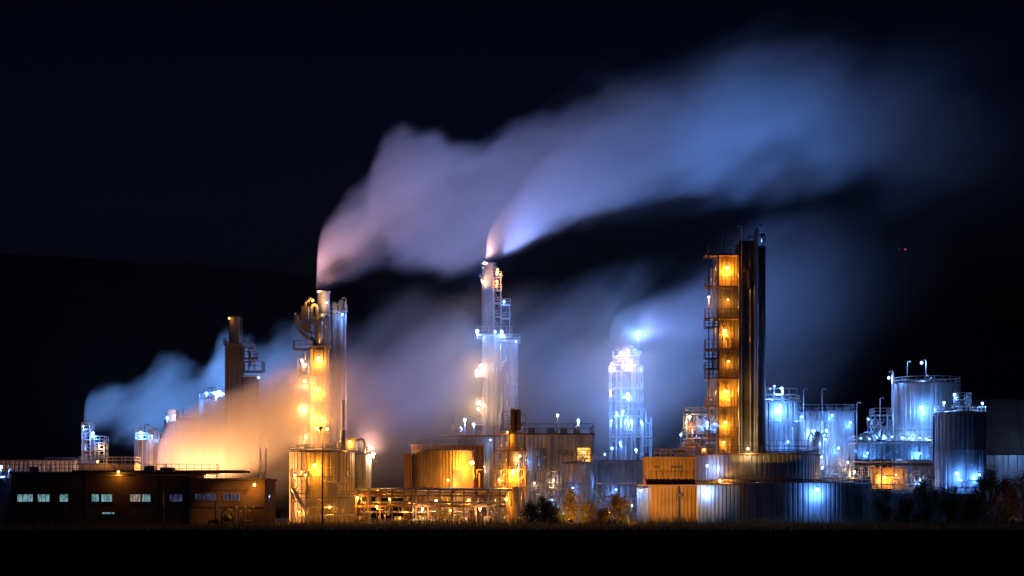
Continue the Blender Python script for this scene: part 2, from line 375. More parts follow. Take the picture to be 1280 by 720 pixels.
# white lattice mast beside the building
def lattice(T, px, pyt, Y, w, mat='galv', pyb=None, r=.06):
    x = X(px, Y); zt = Z(pyt, Y); zb = 0 if pyb is None else Z(pyb, Y); c = [(x - w, Y - w), (x + w, Y - w), (x + w, Y + w), (x - w, Y + w)]
    for a, b in c: T.part('leg', MB().path([(a, b, zb), (a, b, zt)], r, 6), mat)
    L = MB(); z = zb; i = 0
    while z + 2 * w < zt:
        for j in range(4):
            a, b = c[j], c[(j + 1) % 4]
            if i % 2: a, b = b, a
            L.path([(*a, z), (*b, z + 2 * w)], r * .6, 4)
        z += 2 * w; i += 1
    T.part('lattice', L, mat)
T = Thing('lattice_mast', 'tall narrow pale lattice mast at the end of the brick building', 'mast', 329, 290)
lattice(T, 329, 560, 290, .45)
lamp(T, 336, 621, 290, WHITE, 150, 'post', post=Z(621, 290), side=-.3)
T = Thing('flood_mast', 'thin dark light mast rising in front of the orange-lit tank', 'light mast', 403, 272)
x = X(403, 272); T.part('pole', MB().path([(x, 272, 0), (x, 272, Z(534, 272))], [.16, .07], 10), 'dsteel')
T.part('crossarm', MB().path([(x - 1.1, 272, Z(536, 272)), (x + 1.1, 272, Z(536, 272))], .06, 6), 'dsteel')
lamp(T, 396, 535, 272, ORANGE, 1300, 'none'); lamp(T, 409, 536, 272, ORANGE, 900, 'none')

added_uplight(T, 400, 537, 272, (288, 628, 285), (1.0, .40, .10), 26000, 20)  # spot added on the mast to brighten the brick wall
# ================================================================== LEFT BACK
T = Thing('warehouse_hall', 'long flat pale hall at the left edge behind the brick building', 'hall', 20, 330)
block(T, -60, 92, 577, None, 330, 18, 'clad', corr=True, rail=False)
block(T, 58, 90, 573.5, 577, 334, 6, 'cladd', name='penthouse')
T = Thing('pipe_bridge', 'long raised walkway with railings running behind the roof of the brick building', 'walkway', 130, 304)
yb = 304
for a, b in ((-20, 60), (60, 140), (140, 205), (205, 271)):
    platform(T, a, b - .2, 592 if a < 200 else 592, yb, 2.2, True, 1.6, 'dsteel', 'dsteel')
for px in range(-10, 272, 28): T.part('post', MB().box(X(px, yb) - .12, X(px, yb) + .12, yb + .9, yb + 1.14, 0, Z(592, yb) - .165), 'dsteel')
for k in range(3): T.part('pipe', MB().path([(X(-20, yb), yb + 2.6 + k * .6, Z(590 + k, yb)), (X(270, yb), yb + 2.6 + k * .6, Z(590 + k, yb))], .18, 8), 'pipe')
T = Thing('vent_house', 'low buff plant room behind the walkway railing, lit orange', 'plant room', 136, 312)
block(T, 98, 168, 581, None, 312, 5, 'buff', rail=True)
lamp(T, 122, 577, 309, ORANGE, 500, 'post', post=1.0)
T = tank('storage_tank', 'small grey tank peeking out at the left edge of the brick building', -6, 16, 600, 294, 'clad', rail=False, ladder=.3, vents=1)
lamp(T, 1, 583, 294, BLUE, 5000, 'post', post=2.6)
T = Thing('stair_tower', 'slim pale lattice stair tower where the blue steam begins', 'tower', 107, 332)
frame(T, 103, 113, [536, 549, 563, 577], 332, 2.0, mat='galv')
T.part('column', MB().cyl(X(106, 333), 333.2, 0, Z(527, 333), .42, 12), 'galv')
mast(T, 112, 528, 540, 332, hook=-.7)
frame(T, 119, 130, [553, 561, 572], 332, 2.5, mat='steel')
lamp(T, 124, 557, 331, WARM, 350, 'post', post=1); lamp(T, 116, 541, 331, BLUE, 3500, 'post', post=1.2); lamp(T, 104, 533, 331, WHITE, 300, 'post', post=1)
added_uplight(T, 118, 545, 335, (150, 470, 378), BLUE2, 260000, 80)
added_uplight(T, 130, 552, 338, (175, 455, 378), BLUE2, 220000, 75)
T = tank('silo', 'round grey silo with rooftop machinery just left of the orange steam', 168, 203, 549, 330, 'clad', ladder=.8, vents=4, seed=4)
frame(T, 170, 184, [541, 548.5], 326, 3, 549, mat='galv')
lamp(T, 176, 540, 325.5, BLUE, 5000, 'post', post=1.2); lamp(T, 190, 545, 326, WHITE, 700, 'post', post=1.0)
mast(T, 181, 530, 549, 328, hook=.8, mat='dsteel')
T = tank('tank', 'pale tank roof with a bright lamp half sunk in orange steam', 205, 252, 527, 352, 'clad', vents=3, seed=9)
lamp(T, 218, 519, 343, WARM, 900, 'post', post=1.2); lamp(T, 209, 522, 343, BLUE, 2500, 'post', post=1.2)
T.part('cabinet', MB().box(X(210, 346), X(220, 346), 346, 349, Z(527, 346), Z(512, 346)), 'clad')
mast(T, 229, 511, 527, 345, hook=0, mat='dsteel')
T = tank('tank', 'higher pale tank roof carrying a T-shaped lamp post beside the dark column', 249, 290, 500, 366, 'clad', vents=2, seed=10)
lamp(T, 258, 491, 357, BLUE, 3500, 'post', post=1.2); lamp(T, 270, 497, 359, WHITE, 1500, 'post', post=.8)
x = X(265, 360); T.part('lamp_post', MB().path([(x, 360, Z(500, 360)), (x, 360, Z(485, 360))], .08, 6).path([(x - .8, 360, Z(485, 360)), (x + .8, 360, Z(485, 360))], .09, 6), 'dsteel')

added_uplight(T, 268, 496, 362, (310, 430, 378), BLUE2, 170000, 90)
T = Thing('process_column', 'dark square column with an orange lamp at its narrow top, left of the glowing stack', 'column', 292, 350)
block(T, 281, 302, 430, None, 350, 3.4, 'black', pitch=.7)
x = X(292.5, 352)
T.part('neck', MB().lathe(x, 352, [(1.0, Z(430, 352)), (1.0, Z(400, 352)), (1.25, Z(399, 352)), (1.25, Z(395, 352)), (1.0, Z(394.5, 352))], 20), 'black')
for py in (432,): platform(T, 279, 303, py - 1.9, 349.3, 5, True, mat='dsteel', railmat='dsteel')
T.part('ladder', MB().ladder(X(299.5, 349.6), 350.8, Z(430, 350), Z(396, 350), cage=False), 'galv')
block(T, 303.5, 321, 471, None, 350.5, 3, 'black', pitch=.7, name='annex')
platform(T, 302, 327, 463, 349, 4.5, True, 1.8, mat='dsteel', railmat='dsteel'); platform(T, 302.6, 320, 447, 349, 3, True, mat='dsteel', railmat='dsteel')
mast(T, 318, 430, 462, 350, r=.14, hook=-.9, mat='steel'); mast(T, 311, 435, 462, 350, r=.1, hook=.9, mat='dsteel')
pipes(T, 303, 319, 434, 470, 350, 5, 12, mat='dsteel', rmin=.06, rmax=.14)
lamp(T, 286.5, 398, 351, ORANGE, 260, 'wall', .6)
lamp(T, 323, 472, 349, BLUE, 800, 'wall', 1)

# ================================================================== STACK A (left, smoking) and its pipe column
YA = 332
T = Thing('smoke_stack', 'left smoking stack with orange-lit pipework and ladder platforms down its side', 'stack', 404, YA)
x = X(404.5, YA)
T.part('chimney', MB().lathe(x, YA, [(1.15, 0), (1.15, Z(366, YA)), (1.3, Z(366, YA)), (1.3, Z(364, YA)), (1.05, Z(364, YA)), (1.0, Z(372, YA))], 28), 'clad')
for py in (395, 430, 470, 520): T.part('band', MB().lathe(x, YA, [(1.15, Z(py, YA)), (1.25, Z(py, YA)), (1.25, Z(py - 2, YA)), (1.15, Z(py - 2, YA))], 28), 'steel')
# square lit shaft in front
block(T, 388, 411, 434, None, YA - 3.5, 2.0, 'buff', pitch=.7, name='shaft')
# upper duct loops
def duct(pts, r, mat='pipe'):
    out = [Vector(pts[0])]
    for i in range(1, len(pts) - 1):
        p0, p1, p2 = map(Vector, (pts[i - 1], pts[i], pts[i + 1])); d = min(2.0 * r, (p1 - p0).length * .45, (p2 - p1).length * .45)
        a = (p0 - p1).normalized(); b = (p2 - p1).normalized()
        out += [p1 + a * d, p1 + (a * .45 + b * .18) * d, p1 + (a * .18 + b * .45) * d, p1 + b * d]
    out.append(Vector(pts[-1])); return MB().path(out, r, 12)
def P(px, py, Y): return (X(px, Y), Y, Z(py, Y))
ya = YA - 2.2
T.part('duct', duct([P(396, 434, ya), P(396, 381, ya), P(390, 381, ya), P(390, 398, ya)], .3), 'pipe')
T.part('casing', MB().box(X(377, ya), X(386, ya), ya - .5, ya + 1, Z(399, ya), Z(383, ya)), 'steel'); T.part('duct', duct([P(382, 383, ya), P(382, 377, ya), P(387, 375, ya)], .22), 'pipe')
T.part('duct', duct([P(372, 394, ya), P(372, 411, ya), P(379, 420, ya), P(392, 424, ya), P(396, 432, ya)], .34), 'pipe')
T.part('duct', duct([P(400, 430, ya - 1), P(400, 398, ya - 1), P(404, 394, ya)], .4), 'pipe')
T.part('fan_case', MB().path([(X(383, ya) , ya - 1, Z(409, ya)), (X(383, ya), ya + 1.2, Z(409, ya))], .95, 20), 'steel')
T.part('vessel', MB().lathe(X(399, ya), ya - .6, [(.05, Z(436, ya)), (.5, Z(432, ya)), (.75, Z(424, ya)), (.75, Z(404, ya)), (.4, Z(398, ya)), (.05, Z(396, ya))], 18), 'pipe')
platform(T, 368, 398, 400, ya - 1.2, 3.2, True, 1.3, 'steel', 'steel'); platform(T, 366, 391, 435, ya - 1.4, 3.4, True, 1.4, 'dsteel', 'dsteel')
platform(T, 371, 411, 469, ya - 2.6, 3.6, True, 1.2, 'steel', 'steel', brace=1)
platform(T, 378, 411, 503, ya - 2.6, 3.6, True, 1.2, 'steel', 'steel', brace=1); platform(T, 380, 411, 541, ya - 2.6, 3.6, True, 1.2, 'steel', 'steel')
for px in (372.5, 379, 386): T.part('post', MB().box(X(px, ya) - .09, X(px, ya) + .09, ya - .3, ya - .1, Z(469, ya), Z(435.5, ya)), 'steel')
pipes(T, 370, 390, 438, 468, ya - .6, 7, 21, .06, .15); pipes(T, 386, 412, 400, 560, ya - 1.5, 9, 22, .05, .14, horiz=.1); pipes(T, 374, 400, 384, 430, ya - .8, 8, 23, .06, .16)
T.part('ladder', MB().ladder(X(409, ya), ya - 1.4, Z(560, ya), Z(400, ya)), 'galv')
w = T.part('window', MB().box(X(393, ya - 1.45), X(404, ya - 1.45), ya - 1.52, ya - 1.4, Z(454, ya), Z(438, ya)), 'steel')
lamp(T, 391, 376, ya, ORANGE, 500, 'wall', 1.2)
for px, py, pw in ((398, 447, 2200), (397, 487, 2000), (393, 521, 1500), (402, 523, 1200)): lamp(T, px, py, YA - 3.5, ORANGE, pw, 'wall', 1.2, r=.25)
lamp(T, 377, 450, ya - 1, WARM, 350, 'post', post=.8); lamp(T, 382, 456, ya - 1, WARM, 260, 'post', post=.8)
lamp(T, 408, 378, YA - 1.2, WARM, 400, 'wall', 1.4, r=.1)
added_uplight(T, 388, 372, YA - 2, (450, 270, YA + 2), (1.0, .45, .38), 20000, 70)
for px, py, pw in ((381, 476, 2600), (379, 509, 3200), (382, 546, 2400)): lamp(T, px, py, YA - 6.5, PEACH, pw, 'wall', .8, r=.2)  # lamps added on the side platforms to light the steam orange
T = Thing('twin_column', 'pair of slender pale columns with a hooked vent, right beside the left smoking stack', 'column', 423, YA + 3)
yc = YA + 3
for k, (px, t_) in enumerate(((417.5, 381), (427, 378))):
    x = X(px, yc); T.part('vessel', MB().lathe(x, yc, [(.68, 0), (.68, Z(t_, yc)), (.45, Z(t_ - 2.5, yc)), (.05, Z(t_ - 4, yc))], 20), 'clad')
platform(T, 412, 433, 388, yc - 1.1, 2.4, True, 1.1)
mast(T, 432.5, 372, 560, yc - 1.2, r=.09, hook=-.8); mast(T, 413, 384, 560, yc - 1.2, r=.08, hook=0)
T.part('ladder', MB().ladder(X(422, yc), yc - .9, Z(560, yc), Z(384, yc)), 'galv')
lamp(T, 428, 393, yc - 1, BLUE, 900, 'wall', 1.0)

# tank cluster under stack A
T = tank('tank', 'broad orange-lit ribbed tank at the foot of the left smoking stack', 362, 443, 566, 318, 'buff', ladder=.5, vents=3, cone=.6, seed=30, railmat='steel')
lamp(T, 393, 581, 312.2, ORANGE, 2600, 'wall', 1.2, r=.28)
pipes(T, 405, 440, 575, 650, 312.0, 9, 31, .08, .2, horiz=.2, depth=1)
frame(T, 364, 384, [595, 616], 308, 3, mat='steel')
lamp(T, 369, 594, 308.5, ORANGE, 900, 'post', post=1.2); lamp(T, 377, 590, 309.5, ORANGE, 900, 'post', post=1.2); lamp(T, 382, 594, 308.7, ORANGE, 700, 'post', post=1.2)
platform(T, 364, 445, 622, 309.5, 1.6, True, 1.1, 'steel', 'steel'); pipes(T, 364, 446, 624, 655, 308, 16, 561, .06, .18, 'pipe', horiz=.3, depth=2)
lamp(T, 412, 634, 308, ORANGE, 700, 'post', post=1.5, r=.1); lamp(T, 374, 640, 307, ORANGE, 600, 'post', post=1.5, r=.1)
T.part('chute', duct([P(366, 610, 307.5), P(372, 622, 307.5), P(380, 634, 307.5), P(384, 652, 307.5)], .35), 'pipe')
mast(T, 380, 545, 566, 318, hook=0); mast(T, 370, 552, 566, 318, hook=0)
T = tank('tank', 'narrow pale tank touching the broad orange-lit tank on its right', 440, 464, 569, 322, 'clad', ladder=None, rail=True, vents=1, hoops=1, seed=32, railmat='steel')
lamp(T, 467, 567, 321, WARM, 2500, 'post', post=1.2); added_uplight(T, 459, 563, 322, (505, 440, 378), (1.0, .46, .36), 70000, 80)
T = Thing('roof_unit', 'boxy machine with bent pipes on top of the broad orange-lit tank', 'machine', 443, 321, z=Z(566, 318) + .45)
zb = Z(566, 318) + .45
T.part('casing', MB().box(X(433, 319), X(446, 319), 318, 321, zb, Z(547, 319)), 'galv'); T.part('duct', duct([P(446, 552, 319), P(452, 548, 319), P(455, 552, 319), P(455, 566, 319)], .3), 'pipe')
T.part('stack', MB().cyl(X(429, 322), 322, zb, Z(500, 322), .32, 14).cyl(X(429, 322), 322, zb, Z(538, 322), .55, 14), 'galv')
lamp(T, 437, 552, 317, ORANGE, 700, 'post', post=.8)

# ================================================================== MIDDLE: pipe rack in front
YR = 303
T = Thing('pipe_rack', 'long low orange-lit rack of horizontal pipes between the two gold tanks', 'pipe rack', 540, YR)
for px in range(445, 632, 15):
    for y_ in (YR, YR + 4): T.part('post', MB().box(X(px, y_) - .12, X(px, y_) + .12, y_ - .12, y_ + .12, 0, Z(611, y_)), 'rust')
for k, (py, r, mt) in enumerate(((612, .26, 'pipe'), (615.5, .18, 'rust'), (618, .12, 'pipe'), (628, .2, 'pipe'), (631, .12, 'rust'), (640, .16, 'pipe'))):
    for j in range(2):
        y_ = YR + .4 + j * 1.9 + (k % 3) * .45
        a = 444 + (k * 7) % 12; b = 640 - (k * 23) % 60
        T.part('pipe', MB().path([P(a, py, y_), P(b, py, y_)], r, 10), mt)
for py in (619.8, 633): T.part('beam', MB().box(X(443, YR), X(632, YR), YR - .25, YR - .13, Z(py, YR) - .15, Z(py, YR) + .15), 'rust')
pipes(T, 446, 635, 612, 655, YR - .6, 34, 41, .06, .16, horiz=.12, depth=4.5); pipes(T, 446, 635, 622, 655, YR - .6, 16, 43, .06, .2, 'galv', horiz=.1, depth=4.5)
for px, py, pw, c in ((447, 622, 1100, ORANGE), (471, 633, 500, ORANGE), (505, 640, 500, ORANGE), (545, 626, 260, WARM), (528, 636, 420, WARM), (563, 638, 600, ORANGE), (600, 636, 420, WARM), (586, 625, 500, ORANGE), (487, 624, 400, ORANGE)):
    lamp(T, px, py, YR - 1 + (px % 3) * 1.5, c, pw * 1.6, 'post', post=1.8, r=.14)
for px in (452, 500, 532, 583, 612):
    T2 = Thing('pump_skid', {452: 'squat pump skid under the rack below its leftmost lamp', 500: 'squat pump skid under the rack, left of the round gold tank', 532: 'squat pump skid under the rack, below the left half of the gold tank', 583: 'squat pump skid under the rack, below the right rim of the gold tank', 612: 'squat pump skid under the rack, nearest the lit vertical vessel'}[px], 'pump', px, YR + 1.5, 'pumps under the pipe rack')
    x = X(px, YR + 1.5)
    T2.part('base', MB().box(x - 1.3, x + 1.3, YR + .9, YR + 2.1, .02, .35), 'conc')
    T2.part('motor', MB().path([(x - 1.0, YR + 1.5, .95), (x + .2, YR + 1.5, .95)], .5, 14), 'galv')
    T2.part('pump', MB().path([(x + .2, YR + 1.5, .95), (x + .95, YR + 1.5, .95)], .32, 14).path([(x + .7, YR + 1.5, .95), (x + .7, YR + 1.5, 2.4)], .16, 8), 'rust')

T = tank('tank', 'round gold-lit ribbed tank with a bright door, behind the pipe rack', 514, 592, 564, 322, 'buff', ladder=None, vents=1, rail=False, cone=.2, seed=50, hoops=0, corr=.14, ribs=58)
fy = T.front
T.part('door', MB().box(X(566, fy), X(578, fy), fy + .35, fy + .75, Z(640, fy), Z(587, fy)), 'galv')
T.part('column', MB().box(X(506, 320), X(513, 320), 318, 321, 0, Z(568, 320)), 'rust')
lamp(T, 590, 577, 319, ORANGE, 8900, 'wall', 3.2, r=.32); lamp(T, 560, 600, 314, ORANGE, 1500, 'wall', 2.0, r=.12)
platform(T, 502, 516, 567, 316, 5, False, mat='rust')
lamp(T, 524, 640, 314, ORANGE, 500, 'wall', 2.5)
T.part('cable_tray', MB().box(X(514, fy), X(592, fy), fy - .4, fy - .1, Z(613, fy), Z(611, fy)), 'rust')
pipes(T, 508, 596, 612, 652, 312, 18, 551, .05, .16, 'pipe', horiz=.3, depth=2); pipes(T, 590, 604, 570, 650, 317, 8, 552, .07, .2, 'rust', horiz=.1, depth=1.5)
T = Thing('rooftop_deck', 'flat raised deck showing above the round gold tank', 'deck', 560, 335)
block(T, 514, 604, 557.5, None, 334, 8, 'rust', roofmat='steel', corr=True)
T.part('rail', MB().rail([P(512, 554.8, 334), P(575, 554.8, 334)], .8, 3), 'dsteel')

# block building G
T = Thing('process_building', 'big blocky corrugated building with a dark railed roof in the middle of the plant', 'building', 660, 345)
block(T, 572, 626, 546, None, 346, 14, 'clad', 'rust'); block(T, 626.6, 742, 543.5, None, 344, 18, 'clad', 'dsteel', name='wall')
zt = Z(542, 344)
T.part('railing', MB().rail([P(626, 541, 343.6), P(742, 541, 343.6), (X(742, 344), 361, Z(541, 343.6))], 1.7, 3.4, .07), 'dsteel')
T.part('railing', MB().rail([P(566, 541, 350), P(620, 541, 350)], 1.3, 1.5, .05), 'galv')
platform(T, 548, 626, 543.8, 349.8, 5, False)
for px in (660, 684, 700, 716): T.part('roof_unit', MB().box(X(px, 350), X(px + 9, 350), 350, 353, Z(541.5, 350), Z(535 + px % 3, 350)), 'steel')
T.part('window', MB().box(X(722, 344), X(738, 344), 343.85, 343.98, Z(577, 344), Z(560, 344)), 'wino')
platform(T, 708, 742, 577, 341.6, 2.2, True, 1.3, 'steel', 'galv'); platform(T, 700, 742, 568, 342.4, 1.4, True, .8, 'dsteel', 'dsteel')
T.part('dark_panel', MB().box(X(668, 344), X(683, 344), 343.8, 343.96, Z(602, 344), Z(560, 344)), 'cladd')  # flat darker panel set on the wall, no hollow behind it
T.part('pipe', duct([P(674, 600, 343.4), P(674, 562, 343.4)], .16), 'galv'); T.part('pipe', duct([P(679, 600, 343.4), P(679, 565, 343.4)], .1), 'galv')
for px in (655, 690, 742, 607, 618): T.part('downpipe', MB().path([(X(px, 343.5), 343.5, 0), (X(px, 343.5), 343.5, Z(545, 343.5))], .1, 6), 'steel')
pipes(T, 684, 745, 590, 650, 341, 14, 51, .06, .18, depth=2)
for px, py, c, pw in ((697, 519, WARM, 900), (723, 527, WHITE, 1100), (581, 524, LILAC, 5000), (592, 530, LILAC, 4000)): lamp(T, px, py, 352, c, pw, 'post', post=3.0)
added_uplight(T, 722, 534, 350, (800, 380, 388), BLUE, 300000, 72); added_uplight(T, 575, 536, 352, (490, 430, 378), LILAC, 150000, 80); added_uplight(T, 655, 536, 352, (725, 420, 388), BLUE, 120000, 66)
mast(T, 566, 519, 545, 349, r=.11, hook=0)
for px, py, c, pw in ((604, 583, WARM, 350), (658, 575, WHITE, 500), (692, 600, WARM, 220), (730, 565, ORANGE, 900), (735, 600, BLUE, 900), (613, 550, WHITE, 500)): lamp(T, px, py, 344, c, pw, 'wall', 1.4)
T = tank('tank', 'short round grey-blue tank against the right end of the blocky building', 702, 738, 580, 336, 'clad', vents=2, rail=False, ladder=.2, seed=55)
lamp(T, 716, 610, 332.9, BLUE, 400, 'wall', 1.5)

T = Thing('pipe_bundle', 'tangle of vertical pipes between the lit vessel and the blocky building', 'pipework', 690, 332)
frame(T, 660, 700, [588, 612], 331, 4, mat='steel', cols=3, r=.09)
pipes(T, 655, 700, 560, 652, 330.5, 26, 501, .06, .2, 'galv', horiz=.3, depth=4); pipes(T, 660, 745, 610, 652, 327, 22, 502, .06, .18, 'pipe', horiz=.4, depth=3)
for px, py, c, pw in ((668, 604, WARM, 260), (690, 625, WHITE, 500), (676, 640, WHITE, 350), (705, 642, BLUE, 350)): lamp(T, px, py, 329, c, pw, 'post', post=1.5, r=.1)
# vessel F
YF = 311
T = Thing('vertical_vessel', 'brightly lit vertical vessel with a glass-like lamp cage and square hood on top', 'vessel', 643, YF)
x = X(641, YF)
T.part('column', MB().lathe(x, YF, [(1.05, 0), (1.05, Z(607, YF)), (1.35, Z(603, YF)), (1.35, Z(562, YF)), (.95, Z(556, YF)), (.8, Z(538, YF))], 24), 'buff')
T.part('hood', MB().box(X(638, YF - 1), X(643, YF - 1), YF - 1.4, YF + .6, Z(538, YF), Z(511, YF)).box(X(646, YF - 1), X(651, YF - 1), YF - 1.2, YF + .4, Z(538, YF), Z(512, YF)).box(X(643, YF), X(646.2, YF), YF - .2, YF, Z(538, YF), Z(512, YF)), 'rust')
frame(T, 618, 656, [541, 563, 586, 607], YF - 2, 4.2, mat='rust', cols=3)
T.part('hood_frame', MB().rail([P(629, 538, YF - 2), P(640, 538, YF - 2)], 3.2, 1.4, .06).rail([P(650, 538, YF - 2), P(657, 538, YF - 2)], 2.7, 1.0, .06), 'dsteel')
T.part('pipe', duct([P(652, 562, YF - 1.7), P(658, 560, YF - 1.7), P(658, 580, YF - 1.7)], .12), 'pipe')
pipes(T, 617, 660, 545, 652, YF - 1.8, 22, 61, .05, .16, depth=3, horiz=.25)
lamp(T, 641, 589, YF - 1.35, ORANGE, 5200, 'wall', 1.6, r=.34); lamp(T, 647, 588, YF - 1.35, ORANGE, 1400, 'wall', 1.4, r=.2)
lamp(T, 634, 540.5, YF - 1, ORANGE, 700, 'wall', .9, r=.15); lamp(T, 633, 624, YF - 1, ORANGE, 1300, 'wall', 1.5)
lamp(T, 650, 570, YF, WARM, 350, 'wall', 2.2); lamp(T, 624, 600, YF, ORANGE, 600, 'wall', 2.2)
T.part('ladder', MB().ladder(X(628, YF - 2), YF - 2.3, 0, Z(540, YF)), 'galv')

# ================================================================== TOWER B (middle, smoking)
YT = 392
T = Thing('smoke_stack', 'middle smoking stack, tall and pale, with white floodlights halfway up', 'stack', 615, YT)
x = X(610.5, YT)
T.part('chimney', MB().lathe(x, YT, [(1.5, 0), (1.5, Z(331, YT)), (1.75, Z(331, YT)), (1.75, Z(328.5, YT)), (1.35, Z(328.5, YT)), (1.3, Z(336, YT))], 28), 'cladg')
block(T, 603, 624, 418, None, YT - 3.2, 7, 'cladg', pitch=.9, name='shaft'); block(T, 625, 648, 426, None, YT - 2.5, 6, 'cladg', pitch=.9, name='annex')
frame(T, 617, 626, [346, 362, 378, 395], YT - 1, 2.4, 416, mat='galv'); frame(T, 626.5, 637, [380, 397], YT - 1, 2.4, 416, mat='galv')
platform(T, 596, 640, 417, YT - 5, 9, True, 1.5, 'steel', 'galv'); platform(T, 624, 650, 425, YT - 4, 8, True, 1.2, 'steel', 'galv')
T.part('duct', duct([P(621, 345, YT - 1.5), P(621, 334, YT - 1.5), P(614, 333, YT)], .35), 'pipe')
T.part('ladder', MB().ladder(X(606, YT - 2), YT - 3.5, Z(560, YT), Z(418, YT)), 'galv'); T.part('ladder', MB().ladder(X(640, YT - 2), YT - 3, Z(560, YT), Z(425, YT)), 'galv')
for py in (470, 505, 530): platform(T, 595, 606, py, YT - 5, 3, True, mat='galv', railmat='galv')
pipes(T, 603, 648, 425, 560, YT - 3.6, 12, 71, .08, .2, horiz=.1, depth=.4)
lamp(T, 596.5, 413, YT - 5, WHITE, 8000, 'post', post=1.5, r=.42); lamp(T, 627, 414, YT - 5, WHITE, 5000, 'post', post=1.5, r=.36); lamp(T, 619, 414.5, YT - 5, BLUE, 1500, 'post', post=1.5)
lamp(T, 630, 377, YT - 1.2, BLUE, 2000, 'post', post=1.5, r=.26); lamp(T, 622, 337, YT - 2, ORANGE, 1500, 'post', post=1.5, r=.2); lamp(T, 621, 352, YT - 2, ORANGE, 700, 'post', post=1.5)
lamp(T, 603, 352, YT - 1.5, WARM, 900, 'wall', 1, r=.1)
for px, py, pw in ((601, 457, 1800), (596, 464, 400), (599, 503, 1300), (598, 512, 400)): lamp(T, px, py, YT - 5, WARM, pw, 'wall', 1)
lamp(T, 645, 427, YT - 4, BLUE, 800, 'post', post=1)

added_uplight(T, 601, 345, YT - 2, (560, 262, 345), LILAC, 150000, 85); added_uplight(T, 627, 343, YT - 2, (720, 215, YT), LILAC, 90000, 80); added_uplight(T, 604, 333, YT - 2, (614, 300, YT), (1.0, .50, .40), 26000, 80)
# ================================================================== TOWER C
YC = 400
T = Thing('smoke_stack', 'short smoking tower, steam curling over it, with stacked bluish-white lamps', 'stack', 785, YC)
x = X(781, YC)
T.part('chimney', MB().lathe(x, YC, [(1.6, 0), (1.6, Z(436, YC)), (1.85, Z(435, YC)), (1.85, Z(433, YC)), (1.5, Z(433, YC)), (1.4, Z(440, YC))], 24), 'cladg')
T.part('chimney_flue', MB().lathe(X(792, YC), YC + 1, [(.9, 0), (.9, Z(437, YC)), (.6, Z(435, YC))], 16), 'cladg')
frame(T, 764, 803, [463, 484, 501, 519, 545], YC - 4, 6, mat='galv', cols=4, r=.1)
frame(T, 768, 798, [444, 455], YC - 3, 5, 463, mat='galv', cols=3, r=.08); frame(T, 804, 814, [528, 545, 556], YC - 3, 5, mat='galv')
pipes(T, 764, 804, 440, 600, YC - 3.5, 30, 81, .07, .22, horiz=.15, depth=2)
for px, py, c, pw, r in ((776, 441, WARM, 500, .15), (785, 438, WARM, 400, .15), (788, 453, WARM, 2200, .25), (765, 455, WARM, 500, .15), (768, 462, WARM, 500, .15), (801, 461, WHITE, 400, .15),
    (785, 492, WHITE, 6000, .45), (771, 516, BLUE, 3000, .3), (779, 514, BLUE, 1500, .25), (782, 526, WHITE, 3000, .34), (789, 526, WHITE, 3000, .34), (802, 527, BLUE, 3000, .25), (764, 526, BLUE, 1500, .2), (763, 489, WARM, 300, .15), (775, 553, BLUE, 2600, .22)):
    lamp(T, px, py, YC - 4.5, c, pw, 'post', post=1, r=r)
lamp(T, 798, 415, YC - 1, WHITE, 20000, 'post', post=3.5, r=.5); added_uplight(T, 801, 440, YC, (850, 375, YC), LILAC, 30000, 110)

T = Thing('low_building', 'low flat-roofed blue-grey building with a roof rail, left of the rusty shed', 'building', 775, 350)
block(T, 742.6, 812, 577, None, 350, 14, 'clad', 'steel', pitch=1.0)
T.part('railing', MB().rail([P(744, 575.5, 349.8), P(812, 575.5, 349.8)], 1.5, 1.6, .05), 'galv')
T.part('handrail', MB().path([P(749, 591, 349), P(757, 578, 349), P(768, 577.6, 349)], .09, 6), 'galv')
pipes(T, 744, 806, 596, 652, 347, 16, 91, .06, .16, 'galv', depth=2)
for px, py, c, pw in ((765, 560, BLUE, 2500), (795, 562, BLUE, 2500), (756, 568, WHITE, 600)): lamp(T, px, py, 352, c, pw, 'post', post=2)
lamp(T, 752, 645, 346, WHITE, 500, 'wall', 1); lamp(T, 770, 612, 350, BLUE, 600, 'wall', 1.5)
T = Thing('steel_scaffold', 'small open steel frame standing before the low blue-grey building', 'frame', 782, 335)
frame(T, 774, 798, [606, 625], 335, 4, mat='steel'); pipes(T, 742, 805, 600, 652, 333, 22, 511, .05, .16, 'galv', horiz=.45, depth=3)
for px, py, c, pw in ((790, 632, WHITE, 350), (762, 640, WARM, 200)): lamp(T, px, py, 333, c, pw, 'post', post=1.5, r=.1)

# ================================================================== SHED + BIG ROUND TANKS
YS = 301
T = Thing('rusty_shed', 'tall rusty ribbed shed with a projecting canopy, glowing orange', 'shed', 838, YS)
block(T, 808, 869, 573, 607, YS + 1.5, 9, 'rust', 'rust', pitch=.62, name='upper_wall')
block(T, 814, 871, 609.5, None, YS, 10, 'rust', 'rust', pitch=.62, name='lower_wall', lip=.1)
T.part('canopy', MB().box(X(797, YS), X(925, YS), YS - 1.6, YS + 2, Z(607.2, YS), Z(606, YS)), 'rust')
T.part('railing', MB().rail([P(818, 571, YS + 1.7), P(868, 571, YS + 1.7)], 1.3, 1.0, .05), 'rust')
for a, b in ((817, 824), (839, 852)): T.part('vent_grille', MB().box(X(a, YS + 1.5), X(b, YS + 1.5), YS + 1.35, YS + 1.48, Z(585, YS), Z(582.5, YS)), 'dsteel')
T.part('hinge_post', MB().path([P(848, 608, YS - .3), P(848, 655, YS - .3)], .1, 6).box(X(846, YS), X(852, YS), YS - .4, YS - .2, Z(621, YS), Z(617, YS)), 'dsteel')
T.part('side_wall', MB().corr_wall((X(796, YS + 6), YS + 6), (X(813, YS + 6), YS + 6), 0, Z(610, YS + 6), .6), 'clad')
